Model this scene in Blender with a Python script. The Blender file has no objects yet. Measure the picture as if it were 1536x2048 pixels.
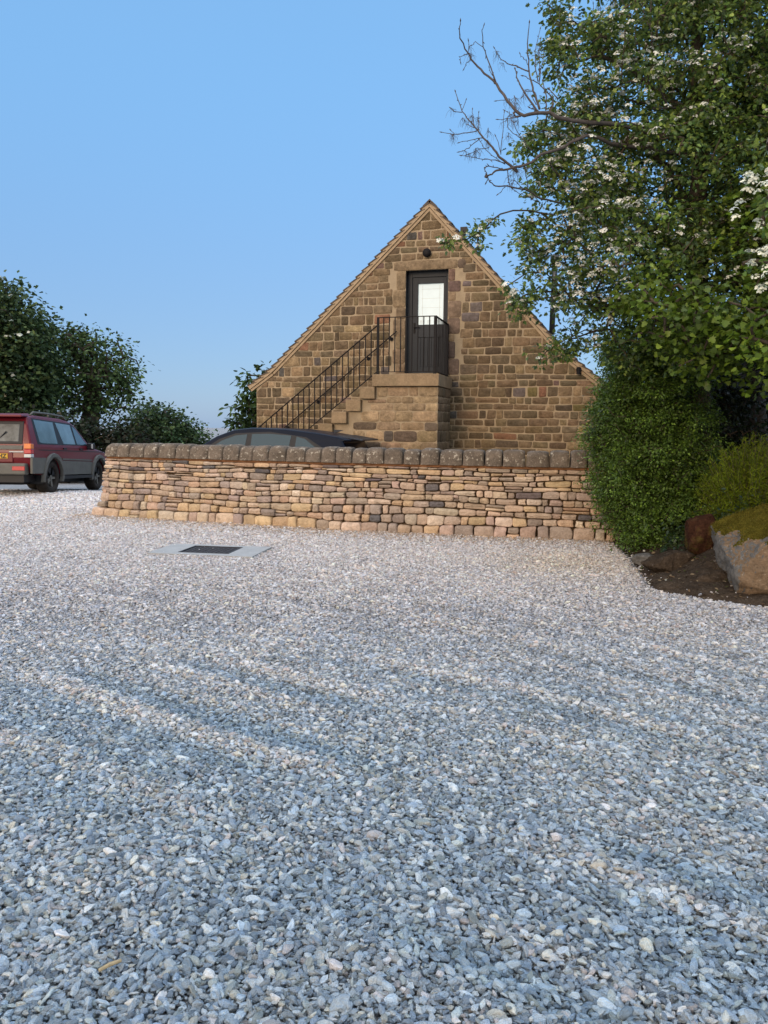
import bpy, bmesh, math, random
import numpy as np
from mathutils import Vector, Matrix, noise as mnoise
from mathutils.geometry import tessellate_polygon
R = math.radians
rng = np.random.default_rng(7); random.seed(7)
sc = bpy.context.scene

# ------------------------------------------------------------------ camera
FPX, CAMH = 1538.0, 1.5                      # focal length in pixels of the 1536 x 2048 photograph, eye height
PITCH, ROLL = R(6.2), R(0.6)
FW = np.array([0, math.cos(PITCH), -math.sin(PITCH)]); _u0 = np.cross([1, 0, 0.], FW)
RT = np.array([1, 0, 0.]) * math.cos(ROLL) + _u0 * math.sin(ROLL)
UP = -np.array([1, 0, 0.]) * math.sin(ROLL) + _u0 * math.cos(ROLL)
CP = np.array([0, 0, CAMH])
cam_d = bpy.data.cameras.new('camera'); cam = bpy.data.objects.new('camera', cam_d)
sc.collection.objects.link(cam); sc.camera = cam
cam_d.sensor_fit = 'VERTICAL'; cam_d.sensor_height = 36; cam_d.lens = FPX / 2048 * 36
cam_d.clip_start = 0.05; cam_d.clip_end = 2000
cam.matrix_world = Matrix(((RT[0], UP[0], -FW[0], 0), (RT[1], UP[1], -FW[1], 0), (RT[2], UP[2], -FW[2], CAMH), (0, 0, 0, 1)))
def ray(u, v): return FW + RT * (u - 768) / FPX + UP * (1024 - v) / FPX
def at(u, v, Y):                              # real point seen at pixel u,v at distance Y
    d = ray(u, v); return CP + d * Y / d[1]
def gnd(u, v, h=0.):
    d = ray(u, v); return CP + d * (h - CAMH) / d[2]

# ------------------------------------------------------------------ light
SUN_EL, SUN_AZ = R(15), R(180 + 30)            # low sun behind the camera, to the left (azimuth clockwise from +Y)
w = bpy.data.worlds.new('World'); sc.world = w; w.use_nodes = True
nt = w.node_tree; bg = nt.nodes['Background']
sky = nt.nodes.new('ShaderNodeTexSky'); sky.sky_type = 'NISHITA'; sky.sun_disc = False
sky.sun_elevation = SUN_EL; sky.sun_rotation = SUN_AZ
sky.air_density = 1.0; sky.dust_density = 0.6; sky.ozone_density = 3.5
# clear dusk sky: even blue low down away from the sunset, pale glow on the sunset side behind the camera
tcw = nt.nodes.new('ShaderNodeTexCoord'); dp_ = nt.nodes.new('ShaderNodeVectorMath'); dp_.operation = 'DOT_PRODUCT'; dp_.inputs[1].default_value = (.42, .86, -.30)
nt.links.new(tcw.outputs['Generated'], dp_.inputs[0])
mr_ = nt.nodes.new('ShaderNodeMapRange'); mr_.interpolation_type = 'SMOOTHSTEP'; mr_.inputs[1].default_value = .25; mr_.inputs[2].default_value = -.85; nt.links.new(dp_.outputs['Value'], mr_.inputs[0])
mb_ = nt.nodes.new('ShaderNodeMix'); mb_.data_type = 'RGBA'; mb_.inputs[7].default_value = (4.9, 4.6, 4.4, 1); nt.links.new(mr_.outputs[0], mb_.inputs[0])
sz_ = nt.nodes.new('ShaderNodeSeparateXYZ'); nt.links.new(tcw.outputs['Generated'], sz_.inputs[0])
def vmix(lo, hi, ca, cb):                     # colour by height in the sky
    m_ = nt.nodes.new('ShaderNodeMapRange'); m_.interpolation_type = 'SMOOTHSTEP'; m_.inputs[1].default_value = lo; m_.inputs[2].default_value = hi; nt.links.new(sz_.outputs['Z'], m_.inputs[0])
    k_ = nt.nodes.new('ShaderNodeMix'); k_.data_type = 'RGBA'; nt.links.new(m_.outputs[0], k_.inputs[0])
    for s_, c_ in ((6, ca), (7, cb)):
        if isinstance(c_, tuple): k_.inputs[s_].default_value = (*c_, 1)
        else: nt.links.new(c_, k_.inputs[s_])
    return k_.outputs[2]
low_ = vmix(0., .42, (.78, 1.27, 2.16), (.76, 1.66, 2.92)); nt.links.new(vmix(.46, .85, low_, (8.2, 9.9, 12.4)), mb_.inputs[6])  # bright zenith above the view, added to light the gravel
hs = nt.nodes.new('ShaderNodeMix'); hs.data_type = 'RGBA'; hs.inputs[0].default_value = .84; nt.links.new(sky.outputs[0], hs.inputs[6]); nt.links.new(mb_.outputs[2], hs.inputs[7])
nt.links.new(hs.outputs[2], bg.inputs[0]); bg.inputs[1].default_value = 0.15
sd = bpy.data.lights.new('sun', 'SUN'); sun = bpy.data.objects.new('sun', sd); sc.collection.objects.link(sun)
sd.energy = 0.75; sd.angle = R(20); sd.color = (1.0, 0.72, 0.46)
S = Vector((math.sin(SUN_AZ) * math.cos(SUN_EL), math.cos(SUN_AZ) * math.cos(SUN_EL), math.sin(SUN_EL)))
sun.rotation_euler = S.to_track_quat('Z', 'Y').to_euler(); sun.location = S * 30
sc.view_settings.view_transform = 'Standard'; sc.view_settings.look = 'None'
sc.view_settings.exposure = 1.0; sc.view_settings.gamma = 1

# ------------------------------------------------------------------ materials
def mat(name, col=(.5, .5, .5), rough=.8, attr=None, noise=None, bump=None, spec=.3, metal=0, stain=None, transl=None, coat=0, emit=None):
    m = bpy.data.materials.new(name); m.use_nodes = True; t = m.node_tree; N = t.nodes; L = t.links
    b = N['Principled BSDF']; b.inputs['Roughness'].default_value = rough
    b.inputs['Specular IOR Level'].default_value = spec; b.inputs['Metallic'].default_value = metal
    b.inputs['Coat Weight'].default_value = coat; b.inputs['Coat Roughness'].default_value = .05
    tc = N.new('ShaderNodeTexCoord').outputs['Object']
    if attr:
        a = N.new('ShaderNodeAttribute'); a.attribute_name = attr[0]; a.attribute_type = attr[1]; c = a.outputs['Color']
    else:
        a = N.new('ShaderNodeRGB'); a.outputs[0].default_value = (*col, 1); c = a.outputs[0]
    def tex(scale, detail=5, rough_=.6, vec=tc):
        n = N.new('ShaderNodeTexNoise'); n.inputs['Scale'].default_value = scale; n.inputs['Detail'].default_value = detail
        n.inputs['Roughness'].default_value = rough_; L.new(vec, n.inputs['Vector']); return n.outputs['Fac']
    def mix(f, x, y, mode='MIX'):
        k = N.new('ShaderNodeMix'); k.data_type = 'RGBA'; k.blend_type = mode
        for s, vv in ((0, f), (6, x), (7, y)):
            if isinstance(vv, (float, int)): k.inputs[s].default_value = vv
            elif isinstance(vv, tuple): k.inputs[s].default_value = (*vv, 1)
            else: L.new(vv, k.inputs[s])
        return k.outputs[2]
    def ramp(f, lo, hi, a0=0., a1=1.):
        r = N.new('ShaderNodeMapRange'); r.inputs[1].default_value = lo; r.inputs[2].default_value = hi
        r.inputs[3].default_value = a0; r.inputs[4].default_value = a1; L.new(f, r.inputs[0]); return r.outputs[0]
    for (sc_, lo, hi) in (noise or []):
        g = ramp(tex(sc_), .3, .7, lo, hi)
        k = N.new('ShaderNodeCombineColor'); [L.new(g, k.inputs[i]) for i in range(3)]
        c = mix(1.0, c, k.outputs[0], 'MULTIPLY')
    for (sc_, lo, hi, cc, amt) in (stain or []):
        c = mix(ramp(tex(sc_, 8, .65), lo, hi, 0, amt), c, cc)
    L.new(c, b.inputs['Base Color'])
    if bump:
        h = None
        for (sc_, amt) in bump:
            bn = N.new('ShaderNodeBump'); bn.inputs['Distance'].default_value = amt; bn.inputs['Strength'].default_value = 1
            L.new(tex(sc_, 6), bn.inputs['Height'])
            if h: L.new(h, bn.inputs['Normal'])
            h = bn.outputs[0]
        L.new(h, b.inputs['Normal'])
    if emit:
        b.inputs['Emission Color'].default_value = (*emit[0], 1); b.inputs['Emission Strength'].default_value = emit[1]
    if transl:
        tr = N.new('ShaderNodeBsdfTranslucent'); ms = N.new('ShaderNodeMixShader'); ms.inputs[0].default_value = transl
        L.new(c, tr.inputs[0]); L.new(b.outputs[0], ms.inputs[1]); L.new(tr.outputs[0], ms.inputs[2])
        L.new(ms.outputs[0], N['Material Output'].inputs[0])
    return m
M = dict(
    gravel_bed=mat('gravel_bed', (.24, .24, .24), .95, noise=[(3, .8, 1.15), (55, .35, 1.7), (160, .6, 1.4)], bump=[(45, .02), (130, .008)]),
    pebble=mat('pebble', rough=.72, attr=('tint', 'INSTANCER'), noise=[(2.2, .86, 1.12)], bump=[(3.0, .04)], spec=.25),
    walling=mat('walling', rough=.9, attr=('Col', 'GEOMETRY'), noise=[(9, .8, 1.18), (45, .86, 1.12)], bump=[(18, .022), (90, .006)], spec=.15, stain=[(3.5, .56, .72, (.17, .13, .09), .55)]),
    gable=mat('gable', rough=.9, attr=('Col', 'GEOMETRY'), noise=[(7, .68, 1.28), (26, .78, 1.22), (70, .85, 1.15)], bump=[(16, .02), (75, .007)], spec=.15, stain=[(1.3, .57, .75, (.10, .085, .03), .5)]),
    mortar=mat('mortar', (.38, .295, .195), .95, noise=[(4, .8, 1.15), (60, .85, 1.1)], bump=[(50, .004)], spec=.1),
    core=mat('core', (.075, .05, .03), 1, noise=[(20, .6, 1.2)], spec=0),
    band=mat('band', (.20, .095, .045), .95, noise=[(12, .6, 1.25)], bump=[(35, .01)], spec=.1),
    coping=mat('coping', (.145, .115, .088), .9, noise=[(6, .65, 1.35), (50, .7, 1.25)], bump=[(14, .018), (60, .008)], spec=.15, stain=[(19, .57, .64, (.50, .45, .36), .75), (5, .55, .7, (.20, .16, .12), .5)]),
    slate=mat('slate', (.105, .085, .07), .9, noise=[(5, .7, 1.3)], bump=[(30, .006)], spec=.2),
    verge=mat('verge', (.40, .30, .195), .95, noise=[(10, .85, 1.1)], bump=[(40, .003)], spec=.1),
    sandstone=mat('sandstone', (.30, .215, .13), .9, noise=[(4, .75, 1.15), (30, .85, 1.12)], bump=[(18, .012), (70, .004)], spec=.15, stain=[(2.5, .5, .7, (.14, .12, .07), .5)]),
    iron=mat('iron', (.011, .010, .011), .6, spec=.15, noise=[(20, .8, 1.3)]),
    paint=mat('paint', (.030, .034, .040), .55, spec=.2, noise=[(6, .9, 1.1)]),
    blind=mat('blind', (.70, .78, .80), .8, noise=[(6, .95, 1.03)], emit=((.8, 1.0, 1.0), .12)),  # blind given a faint added glow, no lamp behind it
    blind_line=mat('blind_line', (.55, .56, .50), .8),
    concrete=mat('concrete', (.34, .34, .33), .9, noise=[(5, .88, 1.08), (60, .92, 1.06)], bump=[(50, .003)], spec=.2),
    castiron=mat('castiron', (.03, .03, .033), .7, noise=[(30, .7, 1.4)], spec=.3),
    soil=mat('soil', (.055, .040, .028), 1, noise=[(3, .7, 1.2), (25, .6, 1.35)], bump=[(10, .04), (50, .015)], spec=.05, stain=[(30, .62, .7, (.25, .22, .18), .7)]),
    boulder=mat('boulder', (.17, .115, .07), .95, noise=[(2, .75, 1.2), (28, .7, 1.3)], bump=[(5, .05), (28, .02)], spec=.15, stain=[(38, .60, .68, (.40, .33, .24), .7), (2.2, .52, .62, (.10, .075, .05), .6)]),
    boulder_grey=mat('boulder_grey', (.105, .098, .088), .9, noise=[(3, .7, 1.25), (30, .75, 1.3)], bump=[(6, .04), (30, .015)], spec=.2, stain=[(26, .6, .68, (.28, .28, .27), .6)]),
    moss=mat('moss', (.085, .070, .012), 1, noise=[(8, .55, 1.4), (60, .5, 1.5)], bump=[(60, .03)], spec=0),
    rust_rock=mat('rust_rock', (.045, .020, .012), 1, noise=[(9, .5, 1.5), (40, .6, 1.4)], bump=[(18, .04)], spec=.05, stain=[(4, .52, .65, (.08, .07, .015), .7)]),
    bark=mat('bark', (.085, .068, .050), .95, noise=[(8, .6, 1.3), (40, .7, 1.25)], bump=[(30, .01)], spec=.1),
    ash_bark=mat('ash_bark', (.085, .072, .066), .9, noise=[(20, .7, 1.3)], spec=.15),
    leaf=mat('leaf', rough=.42, attr=('Col', 'GEOMETRY'), transl=.35, spec=.35),
    farleaf=mat('farleaf', rough=.7, attr=('Col', 'GEOMETRY'), transl=.2, spec=.15),
    blossom=mat('blossom', rough=.9, attr=('Col', 'GEOMETRY'), transl=.25, spec=.1),
    suv_red=mat('suv_red', (.125, .007, .013), .38, spec=.25, coat=.15),
    suv_grey=mat('suv_grey', (.125, .12, .105), .55, spec=.2, metal=.1, noise=[(6, .85, 1.1)]),
    trim=mat('trim', (.015, .015, .017), .5),
    glass=mat('glass', (.02, .045, .055), .08, spec=.6, coat=.3),
    glass_pale=mat('glass_pale', (.13, .20, .23), .15, spec=.5, coat=.1, noise=[(1.5, .7, 1.2)]),
    rear_glass=mat('rear_glass', (.11, .115, .11), .35, spec=.2, noise=[(5, .5, 1.7)]),
    tyre=mat('tyre', (.035, .030, .026), .9, noise=[(12, .7, 1.4)], spec=.1),
    alloy=mat('alloy', (.16, .15, .13), .6, metal=.3),
    lamp_red=mat('lamp_red', (.42, .01, .015), .2, coat=.6),
    lamp_orange=mat('lamp_orange', (.65, .16, .02), .2, coat=.6),
    lamp_white=mat('lamp_white', (.5, .5, .48), .2, coat=.6),
    plate=mat('plate', (.55, .31, .03), .5),
    black_car=mat('black_car', (.005, .009, .020), .35, spec=.10, coat=.05),
    white_car=mat('white_car', (.7, .7, .7), .25, coat=.6),
    blue_car=mat('blue_car', (.03, .06, .2), .25, coat=.6),
    steel=mat('steel', (.06, .065, .07), .35, metal=.5),
    grass=mat('grass', (.035, .05, .015), 1, noise=[(.5, .6, 1.3), (8, .6, 1.4)], spec=.05),
)

# ------------------------------------------------------------------ helpers
def link(name, me, material=None, parent=None):
    o = bpy.data.objects.new(name, me); sc.collection.objects.link(o)
    if material is not None and me is not None and not me.materials:
        for mm in (material if isinstance(material, (list, tuple)) else [material]): me.materials.append(mm)
    if parent: o.parent = parent
    return o
def empty(name, loc=(0, 0, 0), rz=0.):
    o = bpy.data.objects.new(name, None); sc.collection.objects.link(o); o.location = loc; o.rotation_euler = (0, 0, rz)
    o.empty_display_size = .2; return o
def tag(o, label=None, cat=None, group=None, kind=None):
    for k, vv in (('label', label), ('category', cat), ('group', group), ('kind', kind)):
        if vv: o[k] = vv
    return o
class MB:
    def __init__(s): s.v = []; s.f = []; s.c = []; s.m = []
    def add(s, vs, fs, col=(1, 1, 1), mi=0):
        n = len(s.v); s.v += [tuple(x) for x in vs]; s.f += [tuple(i + n for i in f) for f in fs]
        s.c += [col] * len(vs); s.m += [mi] * len(fs); return s
    def box(s, lo, hi, mi=0, fn=None):
        x0, y0, z0 = lo; x1, y1, z1 = hi
        vs = [(x0, y0, z0), (x1, y0, z0), (x1, y1, z0), (x0, y1, z0), (x0, y0, z1), (x1, y0, z1), (x1, y1, z1), (x0, y1, z1)]
        if fn: vs = [fn(*q) for q in vs]
        return s.add(vs, [(0, 3, 2, 1), (4, 5, 6, 7), (0, 1, 5, 4), (1, 2, 6, 5), (2, 3, 7, 6), (3, 0, 4, 7)], mi=mi)
    def tube(s, pts, rad, n=6, mi=0, cap=True, col=(1, 1, 1)):
        pts = [Vector(p) for p in pts]; k = len(pts)
        rad = [rad] * k if isinstance(rad, (int, float)) else rad
        vs = []; fs = []
        t0 = (pts[1] - pts[0]).normalized(); a = t0.orthogonal().normalized()
        for i, p in enumerate(pts):
            t = (pts[min(i + 1, k - 1)] - pts[max(i - 1, 0)]); t = t.normalized() if t.length > 1e-9 else t0
            a = a - t * a.dot(t); a = a.normalized() if a.length > 1e-6 else t.orthogonal().normalized(); b = t.cross(a)
            for j in range(n):
                g = 2 * math.pi * j / n; vs.append(p + (a * math.cos(g) + b * math.sin(g)) * rad[i])
        for i in range(k - 1):
            for j in range(n):
                fs.append((i * n + j, i * n + (j + 1) % n, (i + 1) * n + (j + 1) % n, (i + 1) * n + j))
        if cap: fs += [tuple(range(n))[::-1], tuple((k - 1) * n + j for j in range(n))]
        return s.add(vs, fs, col, mi)
    def mesh(s, name, smooth=False):
        me = bpy.data.meshes.new(name); me.from_pydata(s.v, [], s.f); 
        me.attributes.new('Col', 'FLOAT_COLOR', 'POINT').data.foreach_set('color', np.array([(*c, 1) for c in s.c], dtype=np.float32).ravel())
        me.polygons.foreach_set('material_index', s.m); me.polygons.foreach_set('use_smooth', [smooth] * len(s.f)); me.update(); return me
    def build(s, name, material, parent=None, smooth=False, bevel=0, seg=2):
        o = link(name, s.mesh(name, smooth), material, parent)
        if bevel:
            b = o.modifiers.new('bevel', 'BEVEL'); b.width = bevel; b.segments = seg; b.limit_method = 'ANGLE'; b.angle_limit = R(30)
        return o
def fbm(p, s=1., o=3): return mnoise.fractal(Vector(p) * s, .6, 2.1, o)

# ------------------------------------------------------------------ ground
def smooth(x, a, b):
    t = np.clip((x - a) / (b - a), 0, 1); return t * t * (3 - 2 * t)
def vnoise(x, y, s, seed=0):                  # cheap smooth value noise on arrays
    r = np.random.default_rng(seed).random((256, 256)); X = x * s + 100.37; Y = y * s + 57.13
    i = np.floor(X).astype(int); j = np.floor(Y).astype(int); fx = X - i; fy = Y - j; fx = fx * fx * (3 - 2 * fx); fy = fy * fy * (3 - 2 * fy)
    g = lambda a, b: r[a % 256, b % 256]
    return (g(i, j) * (1 - fx) + g(i + 1, j) * fx) * (1 - fy) + (g(i, j + 1) * (1 - fx) + g(i + 1, j + 1) * fx) * fy
def rut_phase(x, y):                          # tyre tracks curve across the yard
    return (y * .86 + x * .52 + .05 * (x + 1.5) ** 2) + .25 * vnoise(x, y, .6, 3)
def rut(x, y):
    p = rut_phase(x, y); amp = smooth(y, 1.0, 2.2) * (1 - smooth(y, 5.5, 9.5)) * (.45 + .75 * vnoise(x, y, .45, 5)) * (1 - .5 * smooth(x, 0., 2.5))
    br = smooth(vnoise(x * .6 + y * .5, y * .8 - x * .3, 1.3, 12), .25, .6)
    return amp * (np.sin(p * 11.6) * .55 + np.sin(p * 19.7 + 1.3) * .45) * (.1 + br) + .35 * (vnoise(x, y * 1.3, 2.6, 13) - .5) * (1 - smooth(y, 6, 10))
def zg(x, y):
    x = np.asarray(x, float); y = np.asarray(y, float)
    z = .011 * rut(x, y) + .02 * (vnoise(x, y, 1.1, 8) - .5) * (1 - smooth(y, 10, 14)) + .008 * (vnoise(x, y, 4, 9) - .5)
    return z - .05 * np.clip(y - 16.9, 0, 7.5)
def edge_y(x):                                # where the gravel gives way to the soil bank on the right
    return np.interp(x, [2.2, 2.55, 2.75, 3.0, 3.3, 3.8, 6.], [11.0, 9.6, 8.3, 7.15, 6.75, 6.45, 5.6])
def soil_d(x, y): return np.minimum(y - np.interp(x, [2.4, 2.6, 2.9, 3.3, 3.8, 6], [7.8, 7.1, 6.72, 6.45, 6.2, 5.4]), 1.5 * (x - np.interp(y, [5, 7.2, 8.2, 9.25, 10.2], [2.3, 2.5, 2.72, 2.92, 3.05])))
def bank(x, y):
    d = soil_d(x, y); return zg(x, y) - .035 + .10 * smooth(d, -.05, .35) + .42 * smooth(d, .3, 1.9) + .05 * (vnoise(x, y, 2.3, 31) - .4) * smooth(d, .0, .4) + .02 * (vnoise(x, y, 9, 32) - .5) * smooth(d, -.05, .2)
def grid_mesh(name, xs, ys, zf, material, kind=None):
    X, Y = np.meshgrid(xs, ys); Z = zf(X, Y); n = len(xs)
    vs = np.stack([X.ravel(), Y.ravel(), Z.ravel()], 1)
    I = np.arange((len(ys) - 1) * n).reshape(len(ys) - 1, n)[:, :-1].ravel()
    fs = np.stack([I, I + 1, I + n + 1, I + n], 1)
    me = bpy.data.meshes.new(name); me.from_pydata(vs.tolist(), [], fs.tolist()); me.polygons.foreach_set('use_smooth', [True] * len(fs)); me.update()
    o = link(name, me, material)
    if kind: o['kind'] = kind
    return o
xs = np.concatenate([[-900, -300, -120, -60, -30, -18], np.arange(-12, 6, .07), [7, 10, 18, 40, 120, 400, 900]])
ys = np.concatenate([[-60, -10, -2], np.arange(.6, 17, .07), np.arange(17, 26, .5), [30, 40, 60, 90, 150, 300, 1200]])
ground = grid_mesh('ground', xs, ys, lambda x, y: zg(x, y) - .012, M['gravel_bed'], 'structure')

# gravel: loose limestone chips, one instanced carpet
NV = 14; pcol = bpy.data.collections.new('pebbles')
for k in range(NV):
    bm = bmesh.new()
    flat = random.uniform(.5, .85); lon = random.uniform(.78, 1.0)
    for _ in range(random.choice((12, 15, 18, 24))):
        d = Vector((random.gauss(0, 1), random.gauss(0, 1), random.gauss(0, 1))).normalized() * random.uniform(.92, 1.05)
        bm.verts.new((d.x * .5, d.y * .5 * lon, d.z * .5 * flat))
    r_ = bmesh.ops.convex_hull(bm, input=bm.verts[:])
    bmesh.ops.delete(bm, geom=[g for g in r_['geom_interior'] if isinstance(g, bmesh.types.BMVert)], context='VERTS')
    bmesh.ops.dissolve_limit(bm, angle_limit=R(12), verts=bm.verts[:], edges=bm.edges[:])
    bmesh.ops.bevel(bm, geom=bm.edges[:], offset=.04, segments=1, profile=.6, affect='EDGES', clamp_overlap=True)
    bmesh.ops.triangulate(bm, faces=bm.faces[:])
    me = bpy.data.meshes.new('pebble'); bm.to_mesh(me); bm.free(); me.polygons.foreach_set('use_smooth', [False] * len(me.polygons))
    me.materials.append(M['pebble']); pcol.objects.link(bpy.data.objects.new('pebble_%02d' % k, me))
def wall_front(x): return np.interp(x, [-4.9, -4.7, -.5, 3.2, 5], [12.9, 12.75, 11.1, 10.35, 9.9])
def scatter(x0, x1, y0, y1, sp, size, layers=1, cond=None):
    out = []
    for L_ in range(layers):
        nx = int((x1 - x0) / sp); ny = int((y1 - y0) / (sp * .87))
        i, j = np.meshgrid(np.arange(nx), np.arange(ny)); i = i.ravel(); j = j.ravel()
        x = x0 + (i + .5 * (j % 2) + rng.uniform(-.45, .45, i.size) + .37 * L_) * sp
        y = y0 + (j + rng.uniform(-.45, .45, i.size) + .51 * L_) * sp * .87
        k = (np.abs(x) < y * .53 + 1.5) | ((x < 0) & (y > 12)) ; k &= y > 1.0
        k &= soil_d(x, y) < np.where(rng.random(x.size) < .03, rng.uniform(0, .5, x.size), rng.normal(0, .075, x.size))
        k &= ~((x > -4.95) & (y > wall_front(x) + .1))
        lx = (x + 2.08) * math.cos(R(9)) - (y - 9.17) * math.sin(R(9)); ly = (x + 2.08) * math.sin(R(9)) + (y - 9.17) * math.cos(R(9))
        es = np.minimum(.64 - np.abs(lx), .38 - np.abs(ly)) + .09 * (vnoise(x, y, 5, 71) - .6); k &= ~((es > 0) & (rng.random(x.size) > .05 + .8 * np.exp(-np.maximum(es, 0) / .035)))
        if cond is not None: k &= cond(x, y)
        x = x[k]; y = y[k]; n = x.size
        s = size * np.exp(rng.normal(0, .32, n)) * (1 + .12 * (vnoise(x, y, 3.3, 61) - .5)); s = np.clip(s, size * .45, size * 2.1)
        z = np.where(soil_d(x, y) > .02, bank(x, y), zg(x, y)) + s * .12 + rng.uniform(-.003, .004, n) - L_ * size * .42
        out.append(np.stack([x, y, z, s], 1))
    return np.concatenate(out)
P = np.concatenate([
    scatter(-3.2, 3.2, 1.0, 3.2, .0180, .0240, 2),
    scatter(-4.5, 4.5, 3.2, 5.5, .0175, .0232, 2),
    scatter(-7, 5, 5.5, 10, .0180, .0222, 1),
    scatter(-9.5, 5, 10, 13.5, .0215, .0240, 1),
    scatter(-11, -4.7, 13.5, 18.5, .034, .036, 1)])
n = len(P); x, y = P[:, 0], P[:, 1]
base = np.array([[.44, .49, .53], [.55, .58, .60], [.68, .67, .64], [.36, .41, .47], [.76, .70, .59], [.60, .53, .50], [.48, .50, .47]])
rv = rut(x, y); cream_light = np.clip(.34 + .6 * rv + .6 * (vnoise(x, y, 1.7, 21) - .5) + .5 * smooth(y, 5, 10), 0, 1)  # creamier on rut ridges and far off: light painted by choice of stone
pick = np.where(rng.random(n) < cream_light * .75, rng.choice([1, 2, 4, 2, 5, 4], n), rng.choice([0, 1, 3, 0, 6, 3, 1, 2], n))
bl_f = (1 - smooth(y, 2.5, 7))[:, None] * (.55 + .45 * np.clip(-rv * 1.5, -1, 1))[:, None]; tint = base[pick] * (1 - bl_f * np.array([.26, .08, -.04])) * (rng.beta(1.6, 1.6, (n, 1)) * .95 + .52) * (1 + .10 * np.clip(rv * 1.3, -1, 1))[:, None] * (1 + .10 * smooth(y, 3, 9))[:, None]  # bluish light painted into near chips, deeper in the ruts, ridges lightened
far = smooth(y, 5, 11)[:, None] ; tint = tint * (1 - far * .5) + far * .5 * np.array([.92, .875, .85]) * rng.uniform(.5, 1.25, (n, 1))  # paler light of the distance painted into far chips
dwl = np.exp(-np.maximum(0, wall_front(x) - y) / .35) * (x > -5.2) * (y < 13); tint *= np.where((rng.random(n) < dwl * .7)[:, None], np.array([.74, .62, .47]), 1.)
warm_pool = np.exp(-((x - 2.1) / .9) ** 2 - ((y - 8.6) / .9) ** 2); tint *= 1 - warm_pool[:, None] * np.array([.0, .07, .18])  # pool of warm light painted into the chips near the shrub
tint *= 1 + (smooth(y, 3.2, 6.5)[:, None]) * np.array([.09, .005, -.02]); tint = np.clip(tint * 1.04, .04, .88)  # warmer light painted in with distance
me = bpy.data.meshes.new('gravel'); me.vertices.add(n); me.vertices.foreach_set('co', P[:, :3].astype(np.float32).ravel())
def pattr(nm, ty, dat, key): me.attributes.new(nm, ty, 'POINT').data.foreach_set(key, dat.astype(np.float32).ravel() if ty != 'INT' else dat.astype(np.int32))
pattr('size', 'FLOAT_VECTOR', P[:, 3:4] * np.stack([rng.uniform(.95, 1.6, n), rng.uniform(.62, 1.0, n), rng.uniform(.7, 1.1, n)], 1), 'vector')
pattr('rot', 'FLOAT_VECTOR', np.stack([rng.normal(0, .33, n), rng.normal(0, .33, n), rng.uniform(0, 6.28, n)], 1), 'vector')
pattr('kind_id', 'INT', rng.integers(0, NV, n), 'value')
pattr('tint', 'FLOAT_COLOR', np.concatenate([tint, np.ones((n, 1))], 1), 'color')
gravel = link('gravel', me); tag(gravel, 'pale grey limestone gravel covering the whole yard', None, None, 'stuff')
ng = bpy.data.node_groups.new('scatter_pebbles', 'GeometryNodeTree')
ng.interface.new_socket('Geometry', in_out='INPUT', socket_type='NodeSocketGeometry'); ng.interface.new_socket('Geometry', in_out='OUTPUT', socket_type='NodeSocketGeometry')
gi = ng.nodes.new('NodeGroupInput'); go = ng.nodes.new('NodeGroupOutput'); ip = ng.nodes.new('GeometryNodeInstanceOnPoints'); ci = ng.nodes.new('GeometryNodeCollectionInfo')
ci.inputs['Collection'].default_value = pcol; ci.inputs['Separate Children'].default_value = True; ci.inputs['Reset Children'].default_value = True
ip.inputs['Pick Instance'].default_value = True
def na(nm, ty):
    q = ng.nodes.new('GeometryNodeInputNamedAttribute'); q.data_type = ty; q.inputs[0].default_value = nm; return q.outputs['Attribute']
e2r = ng.nodes.new('FunctionNodeEulerToRotation')
ng.links.new(gi.outputs[0], ip.inputs['Points']); ng.links.new(ci.outputs[0], ip.inputs['Instance'])
ng.links.new(na('kind_id', 'INT'), ip.inputs['Instance Index']); ng.links.new(na('size', 'FLOAT_VECTOR'), ip.inputs['Scale'])
ng.links.new(na('rot', 'FLOAT_VECTOR'), e2r.inputs[0]); ng.links.new(e2r.outputs[0], ip.inputs['Rotation']); ng.links.new(ip.outputs[0], go.inputs[0])
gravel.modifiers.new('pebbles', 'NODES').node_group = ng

# manhole in its concrete surround
mh = empty('manhole', (-2.08, 9.17, .012), R(-9)); tag(mh, 'dark square manhole cover set in a pale concrete slab flush with the gravel', 'manhole')
cs = MB(); hw, hd = .64, .38
cs.box((-hw, -hd, -.06), (hw, -.255, .012)); cs.box((-hw, .255, -.06), (hw, hd, .012)); cs.box((-hw, -.255, -.06), (-.31, .255, .012)); cs.box((.31, -.255, -.06), (hw, .255, .012))
cs.build('concrete_surround', M['concrete'], mh)
cf = MB()
for a in ((-.31, -.255, .31, -.235), (-.31, .235, .31, .255), (-.31, -.235, -.29, .235), (.29, -.235, .31, .235)): cf.box((a[0], a[1], -.06), (a[2], a[3], .016))
cf.build('cover_frame', M['castiron'], mh)
cc = MB(); cc.box((-.285, -.23, -.05), (.285, .23, .006))
for i in range(9):
    for j in range(7): cc.box((-.26 + i * .06, -.2 + j * .06, .006), (-.225 + i * .06, -.165 + j * .06, .011))
cc.build('cover', M['castiron'], mh)

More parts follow.
